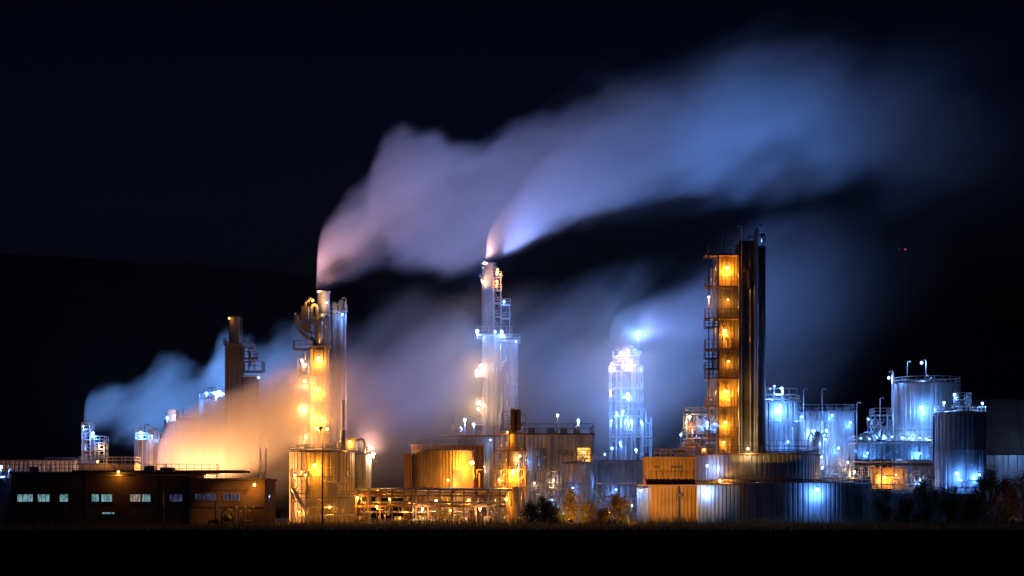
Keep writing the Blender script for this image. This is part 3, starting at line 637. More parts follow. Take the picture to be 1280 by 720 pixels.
T.part('railing', MB().rail([P(810, 600, YS + .2), P(868, 600, YS + .2)], 1.0, 1.0, .05), 'rust')
lamp(T, 801, 613, YS + 4, WHITE, 1500, 'wall', 1.2, r=.12)
pipes(T, 812, 868, 560, 572, YS + 5, 8, 95, .08, .2, 'rust', horiz=.6)
def added_ground_flood(label, px, Y, aim, power, cone=95):  # added floodlights that brighten shed, tree and bushes from the field
    T = Thing('added_ground_floodlight', label, 'floodlight', px, Y)
    x = X(px, Y); p = Vector((x, Y, .75)); t = Vector((X(aim[0], aim[2]), aim[2], Z(aim[1], aim[2]))); d = (t - p).normalized()
    T.part('bracket', MB().path([(x, Y, 0), (x, Y, .6)], .05, 6).box(x - .3, x + .3, Y - .2, Y + .2, 0, .08), 'dsteel')
    h = T.part('housing', MB().path([p - d * .3, p - d * .2, p + d * .12], [.1, .3, .36], 12), 'dsteel')
    l = bpy.data.lights.new('added_beam', 'SPOT'); l.color = (1.0, .52, .09); l.energy = power; l.spot_size = math.radians(cone); l.spot_blend = .8; l.shadow_soft_size = .15
    ob = bpy.data.objects.new('added_beam', l); C.objects.link(ob); ob.parent = h; ob.location = p + d * .3 - T.o; ob.rotation_euler = d.to_track_quat('-Z', 'Y').to_euler()
added_ground_flood('added low floodlight in the grass aimed at the rusty shed', 762, 281, (842, 606, 301), 34000, 46)
added_ground_flood('added low floodlight in the grass aimed at the yellow tree', 714, 291, (713, 630, 297), 4500)
added_ground_flood('added low floodlight in the grass aimed at the orange-brown shrub', 768, 290.5, (768, 638, 297), 1600)
added_ground_flood('added low floodlight in the grass aimed at the brown bushes, far right', 1266, 289, (1264, 630, 296), 500)
YH = 318
T = tank('tank', 'very wide low dark ribbed tank at the front, one blue downlight on its face', 889, 1088, 605, YH, 'cladd', rail=False, vents=0, ladder=None, cone=.3, hoops=0, seed=100, corr=.12)
f_ = T.front
T.part('railing', MB().ring_rail(T.cx, YH, T.zt + .1, T.R - .3, 1.2, 60), 'steel')
lamp(T, 1022, 611, 304.8, BLUE, 6500, 'wall', 2.0, r=.2)
T = Thing('ribbed_lean_to', 'pale ribbed lean-to with a white downlight, joining rusty shed and wide dark tank', 'lean-to', 900, 299)
block(T, 871.6, 924, 606.5, None, 299.6, 6, 'clad', 'rust', pitch=.62, lip=.02)
T.part('corner_post', MB().box(X(924.2, 299), X(926, 299), 299, 300, 0, Z(606, 299)), 'rust')
lamp(T, 884, 610.5, 299.6, WHITE, 2600, 'wall', .8, r=.14)
T = tank('tank', 'shallow grey ribbed drum on top of the wide dark tank, white lamp on it', 869, 1024, 570, 322, 'clad', zb=Z(604, 318), rail=False, vents=2, ladder=None, cone=.2, hoops=0, seed=101, corr=.12)
T.part('ledge', MB().lathe(T.cx, 322, [(T.R, Z(601, 318)), (T.R + 1.0, Z(601, 318)), (T.R + 1.0, Z(600, 318)), (T.R, Z(599.4, 318))], 56), 'rust')
T.part('railing', MB().ring_rail(T.cx, 322, T.zt + .1, T.R - .3, 1.3, 50), 'dsteel')
T.part('kerb', rim(T.cx, 322, T.zt - .1, T.R), 'rust')
lamp(T, 884, 582, 315.2, WHITE, 1500, 'wall', 1.2, r=.2)
lamp(T, 900, 601, 311, ORANGE, 1300, 'none', r=.1)

# ================================================================== TOWER D
YD = 314; YC_ = 400
T = Thing('distillation_tower', 'tallest tower, dark and rectangular, with a column of orange-lit balconies', 'tower', 922, YD)
block(T, 899, 923, 319, 567, YD + .5, 5, 'buff', 'rust', pitch=.55, name='lit_shaft')
block(T, 923.6, 945, 303, 567, YD - .6, 6, 'cladd', 'dsteel', pitch=1.1, name='dark_shaft')
x = X(951, YD + 2); T.part('riser', MB().cyl(x, YD + 2, Z(567, YD), Z(306, YD), .85, 20), 'clad')
for px, t, r in ((923.8, 300, .2), (943.5, 288, .2), (946.5, 282, .17), (927, 282, .09), (938, 300, .14)): mast(T, px, t, 566, YD - 1.0, r=r, hook=.8 if t < 300 and px > 940 else (-.8 if px == 927 else 0), mat='galv')
mast(T, 905, 288, 318, YD, r=.1, hook=.9, mat='dsteel'); mast(T, 909, 290, 318, YD, r=.07, hook=-.8, mat='dsteel'); mast(T, 934, 296, 303, YD, r=.1, hook=1.3, mat='dsteel')
for px in (886, 897.6): 
    for dy in (-1.4, 2.5): T.part('post', MB().box(X(px, YD + dy) - .1, X(px, YD + dy) + .1, YD + dy - .1, YD + dy + .1, Z(567, YD), Z(319, YD)), 'rust')
for i, py in enumerate((318, 357, 397, 435.5, 473, 508, 545)):
    platform(T, 882 if i else 886, 923, py, YD - 1.6, 2.08, True, 1.55, 'rust', 'rust'); platform(T, 882, 898.6, py + .01, YD + .52, 4, False, mat='rust')
for py in (408, 447, 460): platform(T, 882, 899, py, YD - 1.6, 3, True, 1.0, 'dsteel', 'dsteel')
T.part('top_railing', MB().rail([P(923, 302, YD - .6), P(957, 302, YD - .6), (X(957, YD), YD + 5, Z(302, YD))], 1.2, 1.0, .05), 'dsteel')
T.part('ladder', MB().ladder(X(893, YD), YD - .4, Z(567, YD), Z(320, YD)), 'steel')
for a, b in ((322, 350), (400, 428), (476, 502)): T.part('stair', MB().path([P(899, a, YD - 1.2), P(894, a + 12, YD - 1.2), P(893, b, YD - 1.2)], .12, 6), 'galv')
pipes(T, 883, 898, 436, 472, YD - 1, 8, 111, .06, .14, depth=1); pipes(T, 884, 898, 320, 560, YD - 1, 10, 112, .05, .12, horiz=0, depth=2)
T.part('pipe', duct([P(931, 340, YD - .9), P(935, 334, YD - 1.2), P(937, 342, YD - 1.2), P(937, 360, YD - .9)], .3), 'cladd')
for px, py, pw in ((909, 334, 1900), (906, 413, 1600), (908, 489, 1900), (907, 528, 900)): lamp(T, px, py, YD + .5, ORANGE, pw, 'wall', .9, r=.3)
for px, py, pw in ((910, 375, 160), (911, 452, 220), (905, 553, 400)): lamp(T, px, py, YD + .5, ORANGE, pw, 'wall', 1.0, r=.08)  # weak fill lamps added between the main balcony lamps
lamp(T, 886, 371.5, YD - 1.4, WARM, 250, 'wall', .7)

added_uplight(T, 953, 294, YD + 2, (960, 150, 385), BLUE, 260000, 100); added_uplight(T, 895, 400, YD + 1, (840, 350, YC_), BLUE, 26000, 80)
lamp(T, 935, 561, YD - 2.5, WARM, 350, 'wall', 1.0, r=.1)  # fill lamp added to brighten the dark shaft from its base
# structure left of D on the drum roof
T = Thing('deck_frame', 'open steel frame with pipes and a star-bright lamp, left foot of the tallest tower', 'frame', 878, 322)
frame(T, 858, 897, [517, 541, 556], 324, 5, 569, mat='steel', cols=4)
T.part('cabin', MB().box(X(872, 326), X(896, 326), 326, 329, Z(541, 326), Z(524, 326)), 'clad')
T.part('vessel', MB().lathe(X(864, 325), 325, [(.05, Z(560, 325)), (.7, Z(556, 325)), (.7, Z(530, 325)), (.05, Z(526, 325))], 16), 'rust')
pipes(T, 858, 898, 518, 566, 323.4, 18, 121, .07, .2, horiz=.4, depth=2); pipes(T, 845, 898, 545, 568, 321, 10, 122, .07, .16, 'rust', horiz=.6, depth=2)
lamp(T, 862, 521, 322, WARM, 1500, 'post', post=1.5, r=.24); lamp(T, 884, 528, 325, BLUE, 2600, 'wall', 1.3, r=.2); lamp(T, 893, 530, 325, BLUE, 1500, 'wall', 1.3); lamp(T, 851, 544, 323, WHITE, 500, 'post', post=1.5); lamp(T, 880, 562, 321, ORANGE, 900, 'post', post=.8, r=.1)

# ================================================================== RIGHT: tank J, vessel, platform
YJ = 338
T = Thing('ribbed_building', 'wide pale-blue ribbed building with rooftop rails, right of the tallest tower', 'building', 1013, YJ)
block(T, 955, 1000, 503, None, YJ + .8, 14, 'clad', 'steel', rail=True, pitch=.95, name='wall'); block(T, 1000.5, 1068, 515, None, YJ, 14, 'clad', 'steel', rail=True, pitch=.95, name='wall')
T.part('railing', MB().rail([P(958, 500, YJ + 2), P(996, 500, YJ + 2)], 2.2, 1.3, .05), 'galv')
for px in (1004.5, 1027.5, 1071): mast(T, px, 486 if px < 1060 else 503, 560, YJ - .4, r=.1, hook=.8)
lamp(T, 977, 485, YJ, WHITE, 3500, 'post', post=2.6, side=.3, r=.3); lamp(T, 975, 507.5, YJ + .8, BLUE, 5000, 'wall', 1.3, r=.38); lamp(T, 968, 483, YJ + 4, WHITE, 300, 'post', post=2.4)  # last lamp added to light the tower's riser
for px, py, pw in ((1017, 538, 2200), (1033, 538, 1300)): lamp(T, px, py, YJ, WHITE, pw, 'wall', 1.8, r=.2)
lamp(T, 1048, 560, YJ, BLUE, 1500, 'wall', 2.4, r=.12); lamp(T, 985, 552, YJ, BLUE, 1500, 'wall', 2.4, r=.12); lamp(T, 1060, 578, YJ - 2, WARM, 300, 'wall', 1)
added_uplight(T, 962, 486, YJ + 3, (900, 390, 388), BLUE, 90000, 100)
for k, px in enumerate((1008, 1018, 1036, 1046, 1057)): T.part('roof_unit', MB().box(X(px, YJ + 3), X(px + 5, YJ + 3), YJ + 3, YJ + 5, Z(514, YJ), Z(509 - k % 3, YJ)), 'galv')
pipes(T, 957, 1066, 520, 600, YJ - .7, 12, 521, .05, .12, 'galv', horiz=.1, depth=.3)
for px, py in ((1002, 521), (1040, 519), (1063, 528)): lamp(T, px, py, YJ, BLUE, 700, 'wall', 1.2, r=.12)
T = Thing('reactor_vessel', 'small bright upright vessel with bent outlet pipes before the pale-blue building', 'vessel', 1022, 331)
x = X(1022, 331); zb = Z(602, 318)
T.part('body', MB().lathe(x, 331, [(.7, 0), (.7, Z(585, 331)), (1.0, Z(580, 331)), (1.0, Z(546, 331)), (.6, Z(541, 331)), (.05, Z(539, 331))], 20), 'galv')
T.part('pipe', duct([P(1018, 548, 330), P(1014, 540, 330), P(1010, 548, 330), P(1009, 585, 330)], .16), 'galv'); T.part('pipe', duct([P(1027, 542, 330), P(1033, 541, 330), P(1034, 560, 330), P(1034, 600, 330)], .12), 'galv')
lamp(T, 1027, 571, 330, WHITE, 1200, 'wall', 1.4, r=.22); lamp(T, 1028, 585, 330, WHITE, 900, 'wall', 1.2, r=.2); lamp(T, 1032, 549, 330, WHITE, 400, 'wall', 1.0)
T = Thing('walkway', 'long railed steel walkway crossing over the wide dark tank towards the right', 'walkway', 1030, 327)
platform(T, 955, 1018, 564, 326, 2.4, True, 2.0, 'dsteel', 'dsteel'); platform(T, 960, 1092, 597, 327, 2.4, True, 2.2, 'steel', 'galv'); platform(T, 1030, 1090, 583, 330, 2, True, 1.4, 'steel', 'galv')
for px in (958, 975, 992, 1010): T.part('post', MB().box(X(px, 326) - .1, X(px, 326) + .1, 327, 327.2, Z(597, 327), Z(564, 326) - .17), 'dsteel')
for px in range(1035, 1090, 13): T.part('post', MB().box(X(px, 330) - .09, X(px, 330) + .09, 331, 331.2, 0, Z(583, 330) - .17), 'steel')
pipes(T, 1035, 1088, 575, 610, 329, 12, 131, .06, .15, 'galv', horiz=.5)
pipes(T, 960, 1035, 590, 603, 328, 6, 132, .08, .18, 'pipe', horiz=.8)
lamp(T, 1068, 590, 327, WARM, 350, 'wall', 1)

YK = 334
T = tank('tank', 'tallest blue-lit tank at the right, a lamp on a hooked pole over its roof', 1117, 1200, 481, YK, 'clad', vents=3, seed=140, ladder=-.9, cone=.7)
ff = T.front
lamp(T, 1152, 453, YK - 3, WHITE, 2600, 'post', post=3.6, side=.9, r=.26); lamp(T, 1111, 472, YK - 2, BLUE, 2200, 'post', post=15, side=.6, r=.22)
lamp(T, 1152, 508, ff, BLUE, 5200, 'wall', 1.4, r=.3); mast(T, 1134, 451, 470, YK - 2, r=.09, hook=.6)
mast(T, 1116, 464, 560, YK - 2, r=.22, hook=-.7)
lamp(T, 1128, 546, ff + 2, WHITE, 4200, 'wall', 2.0, r=.4); lamp(T, 1158, 547, ff, WHITE, 2000, 'wall', 1.6, r=.26); lamp(T, 1129, 565, ff + 1, WHITE, 1500, 'wall', 1.6, r=.25)
T = Thing('pipe_stair', 'curling outlet pipes on stepped platforms, left side of the tallest blue-lit tank', 'pipework', 1100, 328)
frame(T, 1094, 1115, [518, 532, 546], 328, 4, mat='galv')
for k, (a, b) in enumerate(((1097, 525), (1103, 535), (1109, 540), (1088, 543), (1078, 546))):
    T.part('pipe', duct([P(a - 5, b + 10, 326.5 + k * .3), P(a - 5, b, 326.5 + k * .3), P(a + 3, b, 326.5 + k * .3), P(a + 3, b + 14, 326.5 + k * .3)], .28), 'galv')
mast(T, 1100, 497, 546, 327, r=.1, hook=.7); pipes(T, 1072, 1114, 520, 560, 326.5, 14, 151, .07, .2, 'galv', horiz=.4)
lamp(T, 1085, 524, 328, BLUE, 1800, 'post', post=3, r=.22); lamp(T, 1105, 545, 326.5, BLUE, 1800, 'post', post=1, r=.15)
T = Thing('equipment_deck', 'busy two-storey equipment deck with rails and one orange-lit bay at the lower right', 'deck', 1125, 322)
frame(T, 1070, 1166, [553, 576, 613], 322, 6, mat='galv', cols=7, r=.1, brace=False)
block(T, 1072, 1164, 554, 574, 325, 3, 'clad', 'steel', pitch=.9, lip=.02, name='back_wall')
block(T, 1090, 1132, 586, 611, 325.5, 3, 'buff', 'rust', pitch=1.0, lip=.02, name='orange_bay')
T.part('window', MB().box(X(1094, 325), X(1099, 325), 325.35, 325.48, Z(606, 325), Z(593, 325)), 'wino')
T.part('beam', MB().box(X(1070, 321), X(1166, 321), 321.2, 321.6, Z(582, 321), Z(579, 321)), 'rust')
pipes(T, 1072, 1166, 556, 576, 322.5, 12, 161, .06, .16, 'galv', horiz=.3); pipes(T, 1134, 1166, 578, 612, 321.5, 22, 162, .06, .2, 'galv', horiz=.6); pipes(T, 1072, 1134, 578, 612, 321.5, 10, 163, .05, .12, 'galv', horiz=.6)
lamp(T, 1106, 596, 325.5, ORANGE, 1300, 'wall', 1.0, r=.25); lamp(T, 1120, 594, 325.5, ORANGE, 350, 'wall', 1.0, r=.12); lamp(T, 1150, 566, 325, BLUE, 2000, 'wall', 1.5, r=.15); lamp(T, 1085, 566, 325, BLUE, 1200, 'wall', 1.5, r=.15); lamp(T, 1150, 600, 323, WHITE, 700, 'wall', 1.8, r=.12)
YL = 318
T = tank('tank', 'dark ribbed tank at the right end, a railed walkway ring and lamps at its foot', 1168, 1232, 517, YL, 'clad', vents=3, seed=170, ladder=-1.2, cone=.4)
fl = T.front
lamp(T, 1180, 503, YL - 2, WHITE, 2200, 'post', post=2.0, r=.26); lamp(T, 1228, 504, YL - 1, WHITE, 1500, 'post', post=1.8, r=.24); lamp(T, 1193, 493, YL + 2, WHITE, 1500, 'post', post=3, r=.22)
frame(T, 1199, 1213, [499, 507], YL, 3, 517, mat='galv'); pipes(T, 1198, 1216, 496, 515, YL - .2, 6, 171, .06, .14, 'galv')
lamp(T, 1196, 591, fl, BLUE, 2600, 'wall', 1.2, r=.2); lamp(T, 1224, 593, fl + 1.6, BLUE, 1900, 'wall', 2.2, r=.18); pipes(T, 1170, 1230, 600, 650, fl - 1.5, 12, 172, .06, .14, 'galv', horiz=.4, depth=1)
T.part('pipe', MB().path([P(1167, 520, YL - 4), P(1167, 600, YL - 4)], .16, 8), 'dsteel')
T = Thing('low_wall', 'low dark retaining wall behind the shrubs at the lower right', 'wall', 1160, 309)
T.part('wall', MB().box(X(1089, 309), X(1232, 309), 309, 309.5, 0, Z(618, 309)), 'cladd'); T.part('coping', MB().box(X(1089, 309), X(1232, 309), 308.85, 309.65, Z(618, 309) + .003, Z(617, 309)), 'steel')
T = Thing('warehouse_hall', 'big plain dark hall at the right edge with a paler lower band', 'hall', 1300, 400)
block(T, 1226, 1420, 501, 567, 400, 40, 'brick', 'roof', pitch=3, name='upper_wall'); block(T, 1226, 1420, 569, None, 400.5, 39, 'clad', 'roof', pitch=3, name='lower_wall', lip=-.2)
lamp(T, 1290, 560, 400, WHITE, 3500, 'wall', 8.0)
T = Thing('added_lamp_row', 'added row of small bluish lamps on short posts along the equipment deck edge', 'lamps', 1110, 320)  # extra lamps added along the deck edge
qq = random.Random(77)
T.part('cable_tray', MB().box(X(1072, 320), X(1164, 320), 320, 320.3, Z(552, 320), Z(551, 320)), 'steel')
for k in range(9): lamp(T, 1075 + k * 10.5 + qq.uniform(-2, 2), 549 - qq.uniform(0, 3), 320, WHITE if k % 3 else BLUE, qq.uniform(60, 260), 'post', post=1.0, r=.08)
# far mast with warning lights
T = Thing('warning_mast', 'distant thin mast with one red and one white light high in the night sky', 'mast', 1128, 1500)
lattice(T, 1127.5, 306, 1500, 2.2, 'dsteel', r=.06)
for px, mt in ((1124, 'wind'), (1131.5, 'lr')): T.part('warning_lamp', MB().lathe(X(px, 1497), 1497, [(0, Z(312.6, 1497)), (.75, Z(312.2, 1497)), (.75, Z(311, 1497)), (0, Z(310.6, 1497))], 10), mt)
T.part('outrigger', MB().path([P(1123, 312.8, 1497.5), P(1133, 312.8, 1497.5)], .25, 6), 'dsteel')

# ================================================================== VEGETATION
def shrub(label, px, pyt, w, Y, mat, seed, n=900, cat='shrub', name='shrub', group=None, bare=.4):
    T = Thing(name, label, cat, px, Y, group); q = random.Random(seed); cx = X(px, Y); H = Z(pyt, Y); W = w * K * Y / 2 * 1.3; H *= 1.08; n = int(n * 1.5)
    st = MB(); tips = []
    for k in range(16):
        a = q.uniform(0, 6.28); e = q.uniform(.2, 1) * W; hh = H * q.uniform(.65, 1.0) * (1 - .35 * (e / W) ** 2)
        b = Vector((cx + q.uniform(-.3, .3), Y + q.uniform(-.3, .3), 0)); t = Vector((cx + e * math.cos(a), Y + e * math.sin(a), hh)); m_ = b.lerp(t, .5) + Vector((q.uniform(-.3, .3), 0, .3))
        st.path([b, m_, t], [.07, .05, .015], 5); tips.append((b, m_, t))
        for j in range(4):
            s0 = m_.lerp(t, q.random()); st.path([s0, s0 + Vector((q.uniform(-.7, .7), q.uniform(-.5, .5), q.uniform(.3, 1.0)))], [.025, .008], 4)
    T.part('stems', st, 'bark')
    lf = MB(); lobes = [(q.uniform(0, 6.28), q.uniform(.25, .85), q.uniform(.1, .92), q.uniform(.22, .42)) for _ in range(26)]
    for k in range(int(n * 1.7)):
        a, e, hz_, sz = q.choice(lobes); e *= math.sqrt(max(.15, 1 - hz_ ** 2.2))
        p = Vector((cx + e * W * math.cos(a), Y + e * W * math.sin(a), hz_ * H)) + Vector((q.gauss(0, 1), q.gauss(0, 1), q.gauss(0, 1.15))) * sz * W * .5
        if q.random() < .12: p = q.choice(tips)[2] + Vector((q.gauss(0, .15), q.gauss(0, .15), q.gauss(-.1, .4)))
        if p.z < .1: p.z = abs(p.z) + .1
        s = q.uniform(.08, .18); u = Vector((q.gauss(0, 1), q.gauss(0, 1), q.gauss(0, 1))).normalized(); v = u.cross(Vector((q.gauss(0, 1), q.gauss(0, 1), q.gauss(0, 1)))).normalized()
        lf.add([p - u * s, p + v * s * .5, p + u * s, p - v * s * .5], [(0, 1, 2, 3)])
    T.part('foliage', lf, mat)
for a in (
 ('dark straggly shrub right of the lit vertical vessel', 664, 632, 26, 296, 'leafd', 201, 1100),
 ('tall thin dark shrub with bare tips, left of the yellow tree', 681, 624, 22, 297, 'leafd', 202, 900),
 ('low dark shrub touching the yellow tree', 693, 634, 18, 295, 'leafd', 203, 800),
 ('dull ochre shrub just right of the yellow tree', 737, 631, 24, 298, 'leafy', 205, 900),
 ('orange-brown shrub left of the rusty shed', 772, 622, 30, 297, 'leafy', 206, 1500),
 ('small brown shrub between the ochre and the orange-brown ones', 755, 636, 18, 296, 'leafb', 207, 700),
 ('dark bush at the right edge of the wide dark tank', 1103, 616, 32, 297, 'leafd', 208, 2000),
 ('dark bush below the orange-lit bay', 1131, 624, 26, 298, 'leafd', 209, 1500),
 ('tall dark bush between orange-lit bay and right end tank', 1158, 604, 34, 297, 'leafd', 210, 2400),
 ('dark bush below the left lamp of the right end tank', 1186, 612, 28, 298, 'leafd', 211, 1800),
 ('dark bush directly below the right lamp of the right end tank', 1212, 618, 26, 299, 'leafd', 212, 1500),
 ('tallest dark bush at the corner of the right end tank', 1237, 590, 32, 297, 'leafd', 213, 2600),
 ('brown autumn bush beside the tallest dark bush', 1258, 602, 34, 296, 'leafb', 214, 2400),
 ('brown autumn bush cut by the right picture edge', 1282, 594, 36, 296, 'leafb', 215, 2600)):
    shrub(a[0], *a[1:7], n=a[7], group='shrubs along the field edge')
T = Thing('tree', 'small rounded yellow tree glowing in the lamplight at the field edge', 'tree', 713, 297)
q = random.Random(300); cx = X(713, 297); H = Z(611, 297)
st = MB().path([(cx, 297, 0), (cx + .1, 297, 1.5), (cx, 297, H * .8)], [.16, .11, .03], 8)
for k in range(14):
    z = q.uniform(1.0, H * .8); a = q.uniform(0, 6.28); st.path([(cx, 297, z), (cx + 1.4 * math.cos(a), 297 + 1.4 * math.sin(a), z + q.uniform(.5, 1.2))], [.05, .015], 5)
T.part('trunk', st, 'bark'); lf = MB()
for k in range(3600):
    c = Vector((q.gauss(0, .9), q.gauss(0, .9), 0)); z = q.uniform(.12, 1.0); e = math.sin(math.pi * min(1, z * .85 + .12)) ** .6
    d = c.length; 
    if d > 1.75 * e * (1 + .18 * math.sin(9 * z + 5 * math.atan2(c.y, c.x))): continue
    p = Vector((cx, 297, 0)) + c + Vector((0, 0, H * z)); s = q.uniform(.08, .17)
    u = Vector((q.gauss(0, 1), q.gauss(0, 1), q.gauss(0, 1))).normalized(); v = u.cross(Vector((q.gauss(0, 1), q.gauss(0, 1), q.gauss(0, 1)))).normalized()
    lf.add([p - u * s, p + v * s * .55, p + u * s, p - v * s * .55], [(0, 1, 2, 3)])
T.part('crown', lf, 'leafy')
gr = MB(); q = random.Random(5)
for k in range(30000):
    y_ = 299 - 70 * q.random() ** 2.2; x_ = q.uniform(-.36, .36) * y_ 
    cl = .5 + .5 * math.sin(x_ * .35 + math.sin(x_ * 1.3) * 1.5); hh = q.uniform(.3, .85) + 1.1 * cl * q.random() ** 2.5
    if y_ < 288: hh *= .75
    if y_ > 278 and q.random() < .06 + .12 * cl: hh = q.uniform(1.1, 2.3)
    a = q.uniform(0, 3.14); w_ = q.uniform(.03, .06); lean = q.gauss(0, .25)
    dx, dy = w_ * math.cos(a), w_ * math.sin(a)
    gr.add([(x_ - dx, y_ - dy, 0), (x_ + dx, y_ + dy, 0), (x_ + lean * .4 + dx * .6, y_ + dy * .6, hh * .6), (x_ + lean * .4 - dx * .6, y_ - dy * .6, hh * .6), (x_ + lean, y_, hh)], [(0, 1, 2, 3), (3, 2, 4)])
go = mesh_obj('grass', gr, M['grass']); go['kind'] = 'stuff'; go['label'] = 'tall dark grass along the field edge in front of the plant'

# ================================================================== STEAM
def steam(name, label, cat, pts, Y, width=1.0, col=(1, 1, 1), noise=.5, nscale=.06, tilt=20, aniso=.2, soft=.55, pad=1.0, wmin=0, wmax=99, seed=0.0, kind=None):
    """pts: (px, row of upper edge, row of lower edge, density per metre); real closed body, wind blows to +x"""
    W = [(X(a, Y), Z(t, Y), Z(b, Y), d) for a, t, b, d in pts]
    x0, x1 = W[0][0], W[-1][0]; zlo = min(w[2] for w in W) - 1; zhi = max(w[1] for w in W) + 1; dm = max(w[3] for w in W)
    ymaxw = max(min(wmax, max(wmin, (w[1] - w[2]) / 2 * width)) for w in W)
    m, nt, out = new_mat(name + '_volume'); N = nt.nodes.new; L = nt.links.new
    def math_(op, a, b=None, c=None, clamp=False):
        n = N('ShaderNodeMath'); n.operation = op; n.use_clamp = clamp
        for i, v in enumerate((a, b, c)):
            if v is None: continue
            if isinstance(v, (int, float)): n.inputs[i].default_value = v
            else: L(v, n.inputs[i])
        return n.outputs[0]
    tc = N('ShaderNodeTexCoord'); sp = N('ShaderNodeSeparateXYZ'); L(tc.outputs['Object'], sp.inputs[0])
    t = math_('DIVIDE', math_('SUBTRACT', sp.outputs[0], x0), x1 - x0, clamp=True)
    def curve(vals, lo, hi):
        n = N('ShaderNodeFloatCurve'); c = n.mapping.curves[0]
        for w, v in zip(W, vals):
            u = (w[0] - x0) / (x1 - x0); vv = (v - lo) / (hi - lo)
            if u <= 0: c.points[0].location = (0, vv)
            elif u >= 1: c.points[-1].location = (1, vv)
            else: c.points.new(u, vv)
        for p in c.points: p.handle_type = 'AUTO_CLAMPED'
        n.mapping.update(); L(t, n.inputs['Value'])
        return math_('MULTIPLY_ADD', n.outputs[0], hi - lo, lo)
    top = curve([w[1] for w in W], zlo, zhi); bot = curve([w[2] for w in W], zlo, zhi); den = curve([w[3] for w in W], 0, dm)
    half = math_('MAXIMUM', math_('MULTIPLY', math_('SUBTRACT', top, bot), .5), .05); mid = math_('MULTIPLY', math_('ADD', top, bot), .5)
    v = math_('DIVIDE', math_('SUBTRACT', sp.outputs[2], mid), half)
    hw = math_('MINIMUM', math_('MAXIMUM', math_('MULTIPLY', half, width), max(wmin, .05)), wmax)
    w_ = math_('DIVIDE', math_('SUBTRACT', sp.outputs[1], Y), hw)
    qq = math_('SQRT', math_('ADD', math_('MULTIPLY', v, v), math_('MULTIPLY', w_, w_)))
    mp = N('ShaderNodeMapping'); mp.vector_type = 'TEXTURE'; mp.inputs['Rotation'].default_value = (0, math.radians(-tilt), 0); mp.inputs['Scale'].default_value = (2.3, 1.2, 1.0); mp.inputs['Location'].default_value = (seed, seed, 0)
    L(tc.outputs['Object'], mp.inputs[0])
    ns = N('ShaderNodeTexNoise'); ns.inputs['Scale'].default_value = nscale; ns.inputs['Detail'].default_value = 4.5; ns.inputs['Roughness'].default_value = .52
    L(mp.outputs[0], ns.inputs['Vector'])
    nn = math_('MULTIPLY', math_('SUBTRACT', ns.outputs[0], .47), noise * 2.2)
    q2 = math_('ADD', qq, nn)
    mr = N('ShaderNodeMapRange'); mr.interpolation_type = 'SMOOTHSTEP'; mr.inputs['From Min'].default_value = 1.0; mr.inputs['From Max'].default_value = 1.0 - soft; L(q2, mr.inputs['Value'])
    # fade surely to nothing at the body's own skin
    mr2 = N('ShaderNodeMapRange'); mr2.interpolation_type = 'SMOOTHSTEP'; mr2.inputs['From Min'].default_value = 1.12; mr2.inputs['From Max'].default_value = .8; L(qq, mr2.inputs['Value'])
    D = math_('MULTIPLY', math_('MULTIPLY', mr.outputs[0], mr2.outputs[0]), den)
    pv = N('ShaderNodeVolumePrincipled'); pv.inputs['Color'].default_value = (*col, 1); pv.inputs['Anisotropy'].default_value = aniso
    L(D, pv.inputs['Density']); L(pv.outputs[0], out.inputs['Volume'])
    # body mesh
    mb = MB(); n = 20; rings = []
    def samp(x):
        for a, b in zip(W, W[1:]):
            if a[0] <= x <= b[0]:
                u = (x - a[0]) / (b[0] - a[0]); u = u * u * (3 - 2 * u); return [a[i] + (b[i] - a[i]) * u for i in (1, 2)]
        return W[-1][1:3]
    S = sorted(set([w[0] for w in W] + [x0 + (x1 - x0) * i / 40 for i in range(41)]))
    V = []
    for x in S:
        zt, zb = samp(x); h2 = max(.05, (zt - zb) / 2) * 1.14 + .3; mz = (zt + zb) / 2; hy = min(wmax, max(wmin, (zt - zb) / 2 * width, .05)) * 1.14 + .3
        for k in range(n):
            a = 2 * math.pi * k / n; V.append((x, Y + hy * math.cos(a), max(.1, mz + h2 * math.sin(a))))
    F = [(i * n + k, i * n + (k + 1) % n, (i + 1) * n + (k + 1) % n, (i + 1) * n + k) for i in range(len(S) - 1) for k in range(n)]
    F += [tuple(reversed(range(n))), tuple((len(S) - 1) * n + k for k in range(n))]
    mb.add(V, F)
    o = mesh_obj(name, mb, m); o['label'] = label; o['category'] = cat
    if kind: o['kind'] = kind
    return o
# plume of the left stack
steam('steam_plume', 'broad lilac steam plume pouring from the left stack and drifting up to the right', 'steam',
  [(394.5, 366, 363, .35), (397, 300, 363, .32), (406, 268, 361, .22), (420, 250, 357, .16), (438, 232, 352, .13), (455, 220, 346, .11), (470, 188, 341, .10), (490, 156, 338, .09), (515, 140, 338, .09), (545, 140, 346, .09), (572, 146, 352, .09), (600, 142, 350, .09), (640, 128, 334, .07), (690, 112, 305, .055), (760, 84, 285, .042), (860, 68, 268, .032), (960, 46, 252, .023), (1060, 50, 246, .015), (1160, 66, 250, .008), (1290, 110, 235, .0005)],
  334, .55, noise=.80, nscale=.11, tilt=32, soft=.45, wmax=17)
# thin veil over and behind both
steam('steam_plume', 'faint deep-blue veil of steam fanning out above both plumes to the upper right', 'steam',
  [(560, 200, 260, .001), (640, 130, 300, .010), (740, 70, 300, .014), (860, 30, 290, .016), (980, 0, 300, .015), (1100, -10, 310, .010), (1200, 10, 300, .006), (1320, 60, 260, .0003)],
  372, .45, noise=.8, nscale=.06, tilt=28, soft=.95, wmax=22, seed=120)
